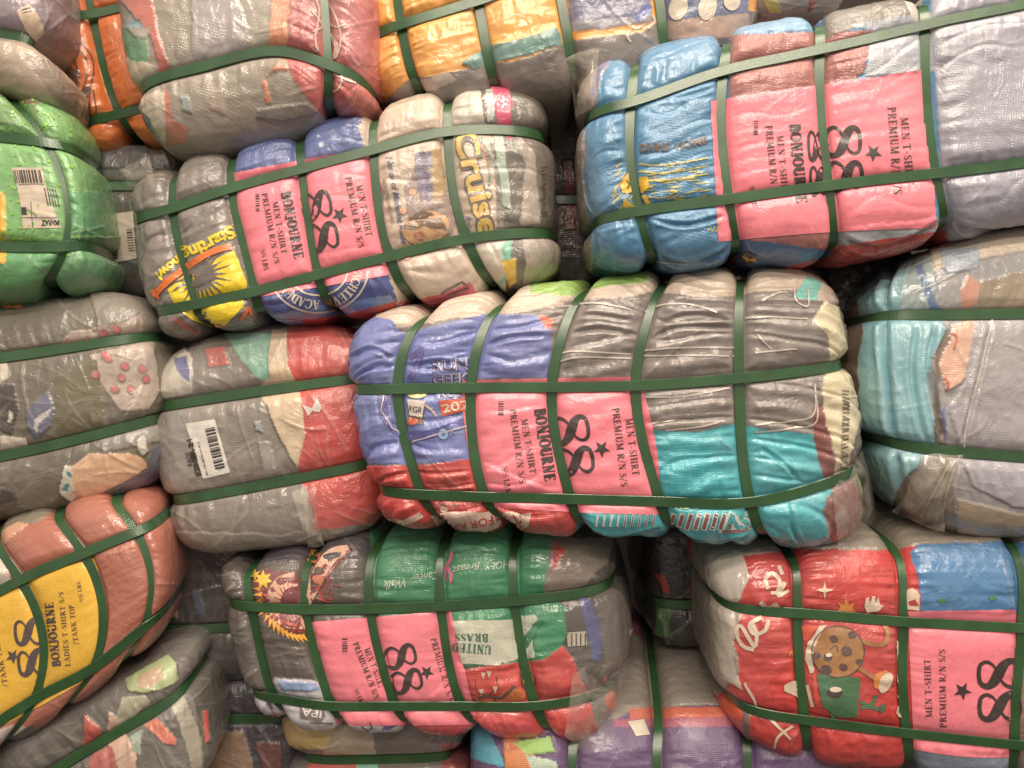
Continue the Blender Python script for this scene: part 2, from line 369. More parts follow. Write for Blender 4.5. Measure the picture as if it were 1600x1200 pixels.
    def amp(s, u, v): return s.A*(1+.9*np.abs(u)**8+.6*np.abs(v)**4)
    def fdist(s, q, ks, half, r):
        if not len(ks): return np.ones_like(q), np.full_like(q, 9.)
        d = np.min([np.abs(q-k)*half for k in ks], axis=0)
        x = np.clip((d-s.sw*.5)/r, 0, 1)
        return (1-(1-x)**2.3)**(1/2.3), d
    def disp(s, u, v, w, P):
        fu, dU = s.fdist(u, s.us, s.Lh, .038)
        fv, dV = s.fdist(v, s.vs, s.Hh, .045)
        A = s.amp(u, v)
        B = -A+A*(1-s.gu*(1-fu))*(1-s.gv*(1-fv))
        sd = s.seed*13.7; k = s.wr
        dam = np.clip(np.minimum(dU, dV)/.012-.6, .12, 1)*s.calmf
        X, Yy, Z = P[:, 0], P[:, 1], P[:, 2]
        B = B+s.lump*dam*(.0035*vn(X*9+sd, Yy*9, Z*9)+.0020*vn(X*22+sd, Yy*22, Z*22)+.0008*(1-2*np.abs(vn(X*48, Yy*48+sd, Z*48)))+.0004*vn(X*110, Yy*110, Z*110))
        # gathers running away from the straps
        k = k*np.where(w > -.85, .45, 1.0); lu, lv = u*s.Lh, v*s.Hh+w*s.D/2
        B = B+k*dam*np.exp(-dU/.028)*(.0042*vn(lv*105+sd, lu*14, 3.)+.0022*vn(lv*210+sd, lu*30, 9.))
        B = B+k*dam*np.exp(-dV/.026)*(.0040*vn(lu*95+sd, lv*14, 5.)+.0020*vn(lu*190+sd, lv*30, 8.))
        # crossing points: star-shaped pleats
        # cloth folds lying along the bale
        if s.folds:
            wv = lv*30+1.6*vn(lu*5, lv*7, sd)+.5*vn(lu*17, lv*12, sd)
            B = B-s.folds*dam*np.maximum(0, 1-np.abs((wv % 1)-.5)*7)*np.clip(.55+.9*vn(lu*6, np.floor(wv), sd+2), 0, 1)*1.6
            B = B+s.folds*.4*dam*np.sin(wv*2*np.pi)
        return B
    def creases(s, P, w):
        X, Y = toPix(P); out = np.zeros(len(X)); rs = np.random.RandomState(s.seed*7+1)
        ok = w < .3
        cr = []
        for a in list(s.us)+[-.93, .93]:
            for b in list(s.vs)+[-.8, .8]:
                cr.append((a, b))
        for k in range(s.film):
            if rs.rand() < .6:
                u0, v0 = cr[rs.randint(len(cr))]; a = rs.rand()*2*math.pi; off = rs.uniform(8, 16)
            else:
                u0, v0 = rs.uniform(-.95, .95), rs.uniform(-.9, .9); a = rs.normal(0, .5)+(math.pi/2 if rs.rand() < .4 else 0); off = 0
            c = toPix(s.cage(np.array([u0]), np.array([v0])))
            p = np.array([c[0][0], c[1][0]]); L = rs.uniform(25, 150); bend = rs.normal(0, .08)*L; wd = rs.uniform(1.3, 2.6); st = rs.uniform(.35, 1.0)
            d = np.array([math.cos(a), math.sin(a)]); p = p+d*off
            x, y = X-p[0], Y-p[1]; t = (x*d[0]+y*d[1])/L; m = ok & (t > 0) & (t < 1)
            tt = t[m]; dist = np.abs(-x[m]*d[1]+y[m]*d[0]-bend*4*tt*(1-tt))
            out[m] = np.maximum(out[m], st*np.exp(-(dist/wd)**2)*np.clip(np.minimum(tt, 1-tt)*6, 0, 1)**.6)
        return out
    def build_body(s, base, patches, res, rag, calm):
        # profile along the length
        th = np.linspace(0, 1, 4001)
        uu = 1-2*np.linspace(0, 1, 4001); ang = np.linspace(0, math.pi, 6001)
        pu = np.sign(-np.cos(ang))*np.abs(np.cos(ang))**(2/s.b); pk = np.abs(np.sin(ang))**(2/s.b)
        ds = np.hypot(np.diff(pu)*s.Lh, np.diff(pk)*s.Hh); cs = np.r_[0, np.cumsum(ds)]
        n = int(cs[-1]/res); q = np.linspace(0, cs[-1], n); pu = np.interp(q, cs, pu); pk = np.interp(q, cs, pk)
        # ring
        ang = np.linspace(0, 2*math.pi, 8001)
        rv = np.sign(np.cos(ang))*np.abs(np.cos(ang))**(2/s.a); rw = -np.sign(np.sin(ang))*np.abs(np.sin(ang))**(2/s.a)
        ds = np.hypot(np.diff(rv)*s.Hh, np.diff(rw)*s.D/2)*np.where(rw[1:] > -.1, .28, 1.0); cs = np.r_[0, np.cumsum(ds)]
        m = int(cs[-1]/res); q = np.linspace(0, cs[-1], m, endpoint=False); rv = np.interp(q, cs, rv); rw = np.interp(q, cs, rw)
        u = np.repeat(pu, m); k = np.repeat(pk, m); v = k*np.tile(rv, n); w = k*np.tile(rw, n)
        P, nn = s.base(u, v, w)
        s.calmf = 1.0
        if calm:
            cx, cy = toPix(P); s.calmf = np.where(inpoly(cx, cy, calm) & (w < 0), .45, 1.0)
        cr = s.creases(P, w)*s.calmf
        gx, gy = toPix(P); gr = np.zeros(len(u))
        for q, dep, wid in s.grooves:
            q = np.array(q, float); q = herm(np.arange(len(q)), q, np.linspace(0, len(q)-1, len(q)*5)); best = np.full(len(u), 1e9)
            bb = (gx > q[:, 0].min()-wid*4) & (gx < q[:, 0].max()+wid*4) & (gy > q[:, 1].min()-wid*4) & (gy < q[:, 1].max()+wid*4) & (w < .2)
            X_, Y_ = gx[bb], gy[bb]; bd = np.full(len(X_), 1e9); bt = np.zeros(len(X_))
            for i in range(len(q)-1):
                d = q[i+1]-q[i]; L2 = (d*d).sum(); t = np.clip(((X_-q[i, 0])*d[0]+(Y_-q[i, 1])*d[1])/L2, 0, 1)
                dd = np.hypot(X_-q[i, 0]-t*d[0], Y_-q[i, 1]-t*d[1]); m_ = dd < bd; bd[m_] = dd[m_]; bt[m_] = (i+t[m_])/(len(q)-1)
            gr[bb] -= dep*np.clip(np.minimum(bt, 1-bt)*8+.15, 0, 1)*(np.exp(-(bd/wid)**2)*1.3-.45*np.exp(-((bd-wid*2.2)/wid)**2))
        gx, gy = toPix(P); rel = np.zeros(len(u))
        gx = gx+rag*vn(gx*.06, gy*.06, s.seed); gy = gy+rag*vn(gx*.06, gy*.06, s.seed+4.)
        for k_, (col, poly) in enumerate(patches):
            rel[inpoly(gx, gy, poly) & (w < .2)] = .0007+.0007*((k_*7+3) % 4)
        nb = np.clip(np.minimum(s.fdist(u, s.us, s.Lh, 1)[1], s.fdist(v, s.vs, s.Hh, 1)[1])/.014-.65, 0, 1)
        V = P+nn*(s.disp(u, v, w, P)+(cr*.0016+rel+gr)*nb)[:, None]
        i = np.arange((n-1)*m); j = (i//m)*m+(i+1) % m
        F = np.stack([i, j, j+m, i+m], 1)
        # colour patches: the shirts showing through the film, laid out on the front face
        X, Yp = toPix(s.cage(u, v))
        Xj = X+rag*vn(X*.06, Yp*.06, s.seed)+rag*.5*vn(X*.2, Yp*.2, s.seed+9.); Yj = Yp+rag*vn(X*.06, Yp*.06, s.seed+4.)+rag*.5*vn(X*.2, Yp*.2, s.seed+14.)
        vx, vy = toPix(V)
        front = (w < .2)
        Xj = np.where(front, Xj-X+vx, Xj); Yj = np.where(front, Yj-Yp+vy, Yj)
        C = np.broadcast_to(lin(base), (len(u), 3)).copy()
        for col, poly in patches:
            msk = inpoly(Xj, Yj, poly)
            C[msk] = lin(col)
        f = (np.clip(cr, 0, 1)*.2)[:, None]; C = C*(1-f)+f*np.array([.62, .58, .52])
        s.V, s.F = V, F
        s.body = link_mesh('bale_body', V, F, s.mat, s.root, s.org, C)
        s.bvh = BVHTree.FromPolygons(V.tolist(), F[:].tolist())
    def ribbon3d(s, P, nn, name='strap'):
        T = np.roll(P, -1, 0)-np.roll(P, 1, 0); L = np.linalg.norm(T, axis=1); T /= L[:, None]
        side = np.cross(T, nn); side /= np.linalg.norm(side, axis=1)[:, None]; nn = np.cross(side, T)
        h = s.sw/2; th = .0009; n = len(P)
        rows = [P-side*h+nn*.0, P-side*h*.9+nn*th, P+side*h*.9+nn*th, P+side*h+nn*.0, P-nn*.0002]
        V = np.concatenate(rows); F = []
        i = np.arange(n); j = (i+1) % n
        for a, b in ((0, 1), (1, 2), (2, 3), (3, 4), (4, 0)):
            F.append(np.stack([a*n+i, a*n+j, b*n+j, b*n+i], 1))
        F = np.concatenate(F).tolist()
        cs = np.r_[0, np.cumsum(np.linalg.norm(np.diff(P, axis=0), axis=1))]
        uv = np.concatenate([np.stack([cs, np.full(n, y)], 1) for y in (-h, -h*.9, h*.9, h, 0)])
        # keep the jump at the seam out of sight
        o = link_mesh(name, V, F, STRAP, s.root, s.org, None, uv, smooth=False)
        return o
    @staticmethod
    def resample(P, nn, step=.006):
        Q = np.vstack([P, P[:1]]); M = np.vstack([nn, nn[:1]])
        cs = np.r_[0, np.cumsum(np.linalg.norm(np.diff(Q, axis=0), axis=1))]; n = max(12, int(cs[-1]/step)); q = np.linspace(0, cs[-1], n, endpoint=False)
        P = np.stack([np.interp(q, cs, Q[:, i]) for i in range(3)], 1); nn = np.stack([np.interp(q, cs, M[:, i]) for i in range(3)], 1)
        for _ in range(3):
            P = (np.roll(P, 1, 0)+2*P+np.roll(P, -1, 0))/4; nn = (np.roll(nn, 1, 0)+2*nn+np.roll(nn, -1, 0))/4
        nn /= np.linalg.norm(nn, axis=1)[:, None]
        return P, nn
    def vstrap(s, u0):
        k = (1-abs(u0)**s.b)**(1/s.b)
        a = np.linspace(0, 2*math.pi, 900, endpoint=False)
        v = k*np.sign(np.cos(a))*np.abs(np.cos(a))**(2/s.a); w = -k*np.sign(np.sin(a))*np.abs(np.sin(a))**(2/s.a)
        u = np.full_like(v, u0)+.004/s.Lh*np.sin(a*2+s.seed)
        P, nn = s.base(u, v, w); P = P+nn*(-s.amp(u, v)*s.gu+.0029)[:, None]
        s.ribbon3d(*s.resample(P, nn))
    def hstrap(s, v0):
        c = abs(v0)**s.a; um = (1-c**(s.b/s.a))**(1/s.b); wm = (1-c)**(1/s.a)
        a = np.linspace(0, 2*math.pi, 1600, endpoint=False)
        # walk the outline |u|^b/um.. by solving w for each direction
        cu, sw_ = np.sign(np.cos(a))*np.abs(np.cos(a))**(2/s.b), np.abs(np.sin(a))
        u = um*cu; q = np.maximum((1-np.abs(u)**s.b)**(s.a/s.b)-c, 0)**(1/s.a); w = -np.sign(np.sin(a))*q
        v = np.full_like(u, v0)
        P, nn = s.base(u, v, w); P = P+nn*(-s.amp(u, v)*s.gv+.0042)[:, None]
        s.ribbon3d(*s.resample(P, nn))
    def press(s, X, Y, off):
        """points of the flat layout (photo pixels) laid onto the bale surface"""
        o = Vector((0, -CD, ZC)); T = unproj(np.asarray(X, float), np.asarray(Y, float), 0.0)
        out = np.full((len(T), 3), np.nan)
        rc = s.bvh.ray_cast
        for i, p in enumerate(T):
            d = Vector(p)-o; d.normalize()
            h, n, idx, dist = rc(o, d)
            if h is not None:
                if n.dot(d) > 0: n = -n
                out[i] = np.array(h)+np.array(n)*off
        return out
    def sheet(s, name, corners, col, parent=None, off=.0011, step=2.6, bow=(0, 0, 0, 0), mat=None):
        """paper sheet: corners TL,TR,BR,BL ; pressed on the surface"""
        TL, TR, BR, BL = [np.array(c, float) for c in corners]
        nx = max(3, int(np.hypot(*(TR-TL))/step)); ny = max(3, int(np.hypot(*(BL-TL))/step))
        f, g = np.meshgrid(np.linspace(0, 1, nx+1), np.linspace(0, 1, ny+1)); f = f.ravel(); g = g.ravel()
        Q = (TL*(1-f)[:, None]+TR*f[:, None])*(1-g)[:, None]+(BL*(1-f)[:, None]+BR*f[:, None])*g[:, None]
        dx = TR-TL; dx /= np.hypot(*dx); dy = BL-TL; dy /= np.hypot(*dy)
        t, r, b, l = bow
        Q = Q+dy*((t*4*f*(1-f))*(1-g)+(b*4*f*(1-f))*g)[:, None]+dx*((l*4*g*(1-g))*(1-f)+(r*4*g*(1-g))*f)[:, None]
        V = s.press(Q[:, 0], Q[:, 1], off)
        ok = ~np.isnan(V[:, 0]); idx = np.cumsum(ok)-1; F = []
        for j in range(ny):
            for i in range(nx):
                q = (j*(nx+1)+i, j*(nx+1)+i+1, (j+1)*(nx+1)+i+1, (j+1)*(nx+1)+i)
                if all(ok[k] for k in q):
                    P = V[list(q)]
                    if P[:, 1].max()-P[:, 1].min() < .035: F.append([int(idx[k]) for k in q])
        V = V[ok]
        o = link_mesh(name, V, F, mat or s.paper, parent or s.root, s.org, np.broadcast_to(lin(col), (len(V), 3)))
        return o
    def decals(s, name, D, off=.0012, parent=None):
        for g in sorted({e[4] for e in D.t}):
            T = [e[:4] for e in D.t if e[4] == g]
            bb = [np.r_[e[0].min(0)-9, e[0].max(0)+9] for e in T]; cl = []
            for i, b in enumerate(bb):           # motifs that lie apart are separate prints
                hit = [c for c in cl if any(b[0] < bb[j][2] and b[2] > bb[j][0] and b[1] < bb[j][3] and b[3] > bb[j][1] for j in c)]
                cl = [c for c in cl if c not in hit]+[sum(hit, [])+[i]]
            if parent or len(cl) > 10: cl = [list(range(len(T)))]
            for c in cl: s.decals1(g[1] if name == 'shirt_print' else name, [T[i] for i in sorted(c)], off, parent)
    def decals1(s, name, T, off, parent):
        Vs, Fs, Cs = [], [], []; k = 0
        for V, F, col, layer in T:
            P = s.press(V[:, 0], V[:, 1], off+layer*.0006)
            ok = ~np.isnan(P[:, 0]); P = np.nan_to_num(P)
            Vs.append(P); Cs.append(np.broadcast_to(lin(col), (len(P), 3)))
            for f in F:
                if all(ok[i] for i in f):
                    y = P[list(f), 1]
                    if y.max()-y.min() < .03: Fs.append([i+k for i in f])
            k += len(P)
        if not Fs: return None
        V = np.concatenate(Vs); C = np.concatenate(Cs)
        used = np.unique([i for f in Fs for i in f]); mp = -np.ones(len(V), int); mp[used] = np.arange(len(used))
        Fs = [[int(mp[i]) for i in f] for f in Fs]
        me_v = V[used]
        me = bpy.data.meshes.new(name); me.from_pydata((me_v-s.org).tolist(), [], Fs)
        a = me.color_attributes.new('Col', 'FLOAT_COLOR', 'POINT'); c = np.ones((len(used), 4)); c[:, :3] = C[used]; a.data.foreach_set('color', c.ravel())
        me.polygons.foreach_set('use_smooth', [True]*len(me.polygons)); me.update()
        o = bpy.data.objects.new(name, me); COL.objects.link(o); o.parent = parent or s.root; me.materials.append(s.paper if parent else s.mat)
        return o

def film_mat():
    m = bpy.data.materials.new('clear_film'); m.use_nodes = True; nt = m.node_tree; p = nt.nodes['Principled BSDF']; L = nt.links.new
    tc = N(nt, 'ShaderNodeTexCoord'); n = N(nt, 'ShaderNodeTexNoise'); n.inputs['Scale'].default_value = 20; n.inputs['Detail'].default_value = 3; n.inputs['Distortion'].default_value = 1.5; L(tc.outputs['Object'], n.inputs['Vector'])
    mr = N(nt, 'ShaderNodeMapRange'); L(n.outputs[0], mr.inputs[0]); mr.inputs[1].default_value = .35; mr.inputs[2].default_value = .7; mr.inputs[3].default_value = .06; mr.inputs[4].default_value = .38; L(mr.outputs[0], p.inputs['Alpha'])
    b = N(nt, 'ShaderNodeBump'); b.inputs['Strength'].default_value = .9; b.inputs['Distance'].default_value = .004; L(n.outputs[0], b.inputs['Height']); L(b.outputs[0], p.inputs['Normal'])
    p.inputs['Base Color'].default_value = (.62, .57, .50, 1); p.inputs['Roughness'].default_value = .18; p.inputs['Coat Weight'].default_value = 1
    return m
FILM = film_mat()
def film_flap(bale, corners, depths, seed, amp=.010):
    """loose end of the clear wrapping, a crumpled thin sheet"""
    C4 = [unproj(np.array(float(x)), np.array(float(y)), d) for (x, y), d in zip(corners, depths)]
    n = 26; f, g = np.meshgrid(np.linspace(0, 1, n), np.linspace(0, 1, n)); f = f.ravel()[:, None]; g = g.ravel()[:, None]
    P = (C4[0]*(1-f)+C4[1]*f)*(1-g)+(C4[3]*(1-f)+C4[2]*f)*g
    edge = np.minimum(np.minimum(f, 1-f), np.minimum(g, 1-g))[:, 0]
    P[:, 1] -= .012*np.clip(edge*5, 0, 1)
    P = P+amp*np.stack([vn(P[:, 0]*26, P[:, 2]*18, seed+k*5.)*.7+vn(P[:, 0]*60, P[:, 2]*30, seed+k*9.)*.22 for k in range(3)], 1)
    F = [(j*n+i, j*n+i+1, (j+1)*n+i+1, (j+1)*n+i) for j in range(n-1) for i in range(n-1)]
    return link_mesh('loose_film', P, F, FILM, bale.root, bale.org)
INK = (58, 46, 44)
PK0 = (250, 136, 152)
def pink_text(D, rows, ink=INK):
    for r in rows:
        if r[0] == '*': D.star(r[1], r[2], r[3], ink, 0, rot=r[4] if len(r) > 4 else 0)
        elif r[0] == '|':     # small barcode
            _, x, y0, y1, w = r
            random.seed(int(x+y0)); y = y0
            while y < y1:
                t = random.choice((1, 1.5, 2.2)); D.ribbon([(x, y), (x+w, y-.2*w*.1)], t, ink); y += t+random.choice((1.2, 1.8, 2.4))
        else: D.serif(r[0], r[1], r[2], r[3], ink, 0, r[4] if len(r) > 4 else 1.0)
# ------------------------------------------------------------------ the setting
def plain_mat(name, c, r=.9):
    m = bpy.data.materials.new(name); m.use_nodes = True; nt = m.node_tree; p = nt.nodes['Principled BSDF']
    n = N(nt, 'ShaderNodeTexNoise'); n.inputs['Scale'].default_value = 6; n.inputs['Detail'].default_value = 6
    cr = N(nt, 'ShaderNodeValToRGB'); nt.links.new(n.outputs[0], cr.inputs[0]); cr.color_ramp.elements[0].color = tuple(x*.6 for x in c)+(1,); cr.color_ramp.elements[1].color = tuple(c)+(1,)
    nt.links.new(cr.outputs[0], p.inputs['Base Color']); p.inputs['Roughness'].default_value = r; return m
fl = link_mesh('floor', [(-6, -6, 0), (6, -6, 0), (6, 3, 0), (-6, 3, 0)], [(0, 1, 2, 3)], plain_mat('concrete', (.10, .085, .075)), None, (0, 0, 0), smooth=False); fl['kind'] = 'structure'
wl = link_mesh('wall', [(-6, 1.4, 0), (6, 1.4, 0), (6, 1.4, 5), (-6, 1.4, 5)], [(0, 3, 2, 1)], plain_mat('plaster', (.045, .036, .032)), None, (0, 0, 0), smooth=False); wl['kind'] = 'structure'  # wall colour darkened so the shade in the gaps reads deeper

GP = 'strapped bales with a pink 88 sheet'
GO = 'strapped and wrapped bales of used clothing in the stack'
BEIGE = (205, 186, 168); GREY = (128, 118, 110); DGREY = (98, 88, 84); LGREY = (168, 156, 146); RED = (196, 52, 50); BLUE = (112, 124, 190)

# ---------------- A  middle bale
s_, n_ = True, False
A = Bale('clothing_bale', 'centre bale with pink 88 sheet, blue-violet shirts and a turquoise shirt', GP,
 [(n_, [(526, 487), (530, 612), (564, 768), (572, 848)]),
  (s_, [(655, 474), (620, 608), (655, 774), (685, 842)]),
  (s_, [(772, 458), (736, 606), (756, 777), (785, 840)]),
  (s_, [(902, 438), (863, 605), (890, 780), (905, 850)]),
  (s_, [(1026, 426), (994, 603), (1030, 784), (1045, 856)]),
  (s_, [(1150, 420), (1156, 591), (1172, 785), (1186, 868)]),
  (n_, [(1302, 418), (1320, 572), (1346, 735), (1362, 880)])],
 (126, 116, 112), Y=-.02, D=.44, back=(.22, 1, .10), calm=[(722, 594), (997, 588), (1030, 804), (756, 790)], folds=.0042, grooves=[([(642, 572), (690, 566), (741, 575)], .004, 3), ([(751, 541), (800, 528), (851, 524)], .004, 3), ([(872, 527), (930, 514), (990, 522)], .004, 3), ([(1004, 537), (1060, 512), (1148, 512)], .004, 3),
   ([(1004, 512), (1080, 492), (1145, 500)], .003, 2.5), ([(874, 500), (920, 492), (985, 500)], .003, 2.5), ([(912, 830), (960, 842), (1034, 834)], .004, 3), ([(1050, 838), (1110, 852), (1176, 842)], .004, 3), ([(1190, 700), (1230, 730), (1260, 765)], .003, 2.5), ([(1240, 780), (1236, 820), (1250, 850)], .004, 3), ([(545, 560), (580, 545), (612, 560)], .003, 2.5), ([(550, 590), (590, 570), (615, 575)], .003, 2.5)], seed=3, ang=.02, milk=.09, patches=[
  (BEIGE, [(560, 400), (1400, 400), (1330, 480), (1290, 470), (1180, 460), (1100, 465), (1020, 455), (960, 470), (880, 480), (800, 490), (700, 500), (640, 510), (560, 520)]),
  ((150, 190, 90), [(820, 400), (1010, 405), (1010, 440), (940, 448), (890, 462), (830, 458)]),
  (BLUE, [(500, 480), (610, 500), (630, 520), (760, 490), (830, 490), (862, 500), (860, 590), (735, 592), (735, 720), (600, 726), (500, 726)]),
  ((222, 92, 60), [(838, 492), (864, 500), (862, 516), (852, 510)]),
  (RED, [(500, 728), (650, 728), (740, 716), (890, 780), (912, 800), (912, 900), (500, 900)]),
  ((128, 118, 115), [(880, 470), (1010, 462), (1150, 466), (1150, 460), (1260, 450), (1280, 470), (1290, 640), (1280, 680), (1012, 676), (1000, 592), (868, 592)]),
  ((60, 178, 192), [(1008, 672), (1090, 674), (1150, 662), (1180, 668), (1272, 680), (1285, 740), (1300, 770), (1285, 800), (1300, 850), (1305, 900), (905, 900), (900, 795), (1015, 790)]),
  ((128, 60, 56), [(1270, 640), (1285, 630), (1305, 720), (1310, 740), (1296, 760), (1282, 735), (1272, 690)]),
  ((222, 210, 176), [(1270, 500), (1292, 520), (1296, 560), (1284, 610), (1290, 660), (1306, 715), (1300, 760), (1325, 730), (1345, 650), (1330, 560), (1310, 480), (1290, 470)]),
  ((120, 196, 186), [(1262, 430), (1285, 440), (1275, 470), (1240, 465)]),
  ((134, 72, 66), [(1292, 775), (1330, 750), (1352, 770), (1350, 840), (1300, 880), (1302, 850), (1288, 800)]),
  ((150, 190, 90), [(1335, 730), (1350, 740), (1362, 800), (1352, 800)]),
  ((190, 176, 160), [(1350, 700), (1400, 700), (1400, 900), (1340, 880), (1358, 800)])])
d = Decals()
# blue shirt print
NAVY = (74, 72, 150); WHT = (214, 206, 214)
d.ribbon([(606, 640), (598, 618), (600, 650), (618, 672), (650, 684), (700, 670), (735, 655)], 13, NAVY, 0)
d.ribbon([(600, 618), (596, 640), (612, 668), (645, 690), (690, 676), (735, 664)], 1.8, WHT, 1)
d.ribbon([(640, 560), (660, 545), (652, 575), (640, 592)], 8, (96, 86, 158), 0)
d.sans('RUN', (674, 580), (733, 576), 17, WHT, .2, .045); d.sans('RUN', (674, 580), (733, 576), 17, NAVY, 1, .0)
d.sans('GEEK', (676, 600), (734, 597), 15, WHT, .2, .045); d.sans('GEEK', (676, 600), (734, 597), 15, NAVY, 1, .0)
d.sans('RUN', (682, 622), (734, 618), 13, WHT, .2, .045); d.sans('RUN', (682, 622), (734, 618), 13, NAVY, 1, .0)
d.poly([(636, 624), (664, 628), (662, 664), (640, 660)], (90, 52, 46), .3); d.poly([(637, 624), (664, 627), (660, 652), (640, 648)], (226, 216, 208), 1)
d.sans('RGR', (639, 643), (659, 646), 10, (50, 46, 60), 2, .01); d.ell(645, 658, 8, 6, (206, 92, 40), 1.5)
d.ell(652, 616, 15, 7, (226, 214, 150), 1); d.ribbon([(638, 612), (650, 606), (664, 610)], 2, NAVY, 2)
d.ribbon([(664, 632), (674, 640), (682, 650)], 3.5, (210, 190, 170), 1)
d.poly([(686, 626), (733, 622), (733, 640), (690, 650)], (216, 86, 46), .6); d.sans('202', (692, 645), (732, 638), 14, (236, 214, 196), 1.6, .02)
d.ell(693, 678, 8, 8, (150, 190, 226), .8); d.ell(693, 678, 3, 3, BLUE, 1.6); d.sans('Peace', (704, 680), (733, 674), 6, (190, 206, 230), 1, 0)
# red shirt print
d.part()
d.poly([(672, 806), (700, 800), (760, 800), (775, 792), (785, 820), (740, 835), (690, 830)], (222, 190, 176), .4, 1)
d.sans('FOR RESE', (768, 806), (690, 824), 12, (176, 50, 50), 1.4, .02); d.sans('E', (778, 800), (770, 803), 11, (176, 50, 50), 1.4, .02)
d.poly([(605, 808), (630, 812), (655, 800), (662, 808), (640, 818), (618, 822)], (226, 196, 180), .5, 1)
d.ell(694, 796, 7, 5, (224, 190, 176), .5); d.sans('SEARCH FUND', (716, 786), (680, 786), 5, (224, 196, 182), .8, 0)
d.poly([(786, 800), (830, 802), (826, 820), (808, 835), (792, 828)], (222, 190, 176), .4, 1)
d.ribbon([(802, 804), (812, 818), (822, 830), (806, 828), (815, 812)], 3, (176, 60, 56), 1)
# turquoise shirt print
d.part()
for i in range(9):
    x = 934+i*11; d.ribbon([(x, 804), (x-2.5, 822)], 4, (200, 214, 206), .4); 
    if i > 3: d.ribbon([(x, 805), (x-2.5, 821)], 1.8, (122, 76, 80), 1)
for i in range(8):
    x = 1050+i*13; d.ribbon([(x+4, 802), (x-3, 828)], 9, (205, 218, 210), .4); d.ribbon([(x+4, 804), (x-3, 826)], 5.5, (128, 72, 76), 1)
d.poly([(1122, 832), (1140, 798), (1152, 806), (1170, 796), (1172, 826), (1160, 832)], (206, 216, 206), .4); d.sans('SV', (1170, 802), (1130, 804), 24, (60, 170, 176), 1.4, .03); d.ribbon([(1128, 829), (1160, 829), (1172, 822)], 4, (128, 72, 76), 1.6)
d.sans('FOR DM', (1110, 790), (1055, 790), 6, (205, 208, 160), .6, .01)
# piping
d.part('shirt_piping')
for q in ([(868, 480), (930, 474), (985, 484)], [(866, 556), (900, 549), (985, 553)], [(866, 568), (905, 558), (985, 560)], [(1004, 548), (1060, 543), (1148, 543)], [(1004, 556), (1070, 555), (1146, 556)],
          [(1006, 487), (1040, 476), (1080, 476), (1120, 488)], [(1008, 620), (1070, 619), (1140, 606)], [(1012, 663), (1050, 658), (1085, 653)], [(1040, 672), (1090, 667), (1125, 659)],
          [(1180, 551), (1230, 546), (1245, 545)], [(1180, 664), (1230, 658), (1270, 648), (1273, 600)], [(1180, 675), (1230, 670), (1274, 660), (1274, 612)], [(1166, 497), (1200, 495), (1262, 498)], [(1190, 470), (1215, 458), (1230, 456)], [(1180, 520), (1205, 545)], [(1240, 450), (1244, 470), (1262, 478), (1262, 452)]):
    d.ribbon(herm(np.arange(len(q)), np.array(q, float), np.linspace(0, len(q)-1, 18)), 2.6, (204, 192, 182), .3)
random.seed(5)
d.part('shirt_lettering')
for i in range(26):
    y = 610+i*5; x = 1322-abs(y-640)*.04; d.ribbon([(x-6, y), (x+5, y+random.uniform(-6, 6))], 1.8, (70, 58, 52), .6)
A.decals('shirt_print', d)
sh = A.sheet('label_sheet', [(722, 594), (997, 588), (1030, 804), (756, 790)], PK0, bow=(0, 12, 3, -10))
t = Decals()
pink_text(t, [('|', 778, 628, 652, 9), ('PREMIUM R/N S/S', (796, 640), (812, 755), 10), ('MEN T-SHIRT', (814, 655), (828, 740), 10), ('BONJOURNE', (834, 640), (851, 752), 17, 1.6),
  ('88 LBS', (784, 729), (790, 768), 9), ('88', (858, 652), (872, 746), 61, 1.0), ('*', 940, 701, 14, 15), ('PREMIUM R/N S/S', (956, 638), (970, 760), 11), ('MEN T-SHIRT', (976, 654), (988, 743), 11)])
A.decals('label_text', t, .0019, sh)

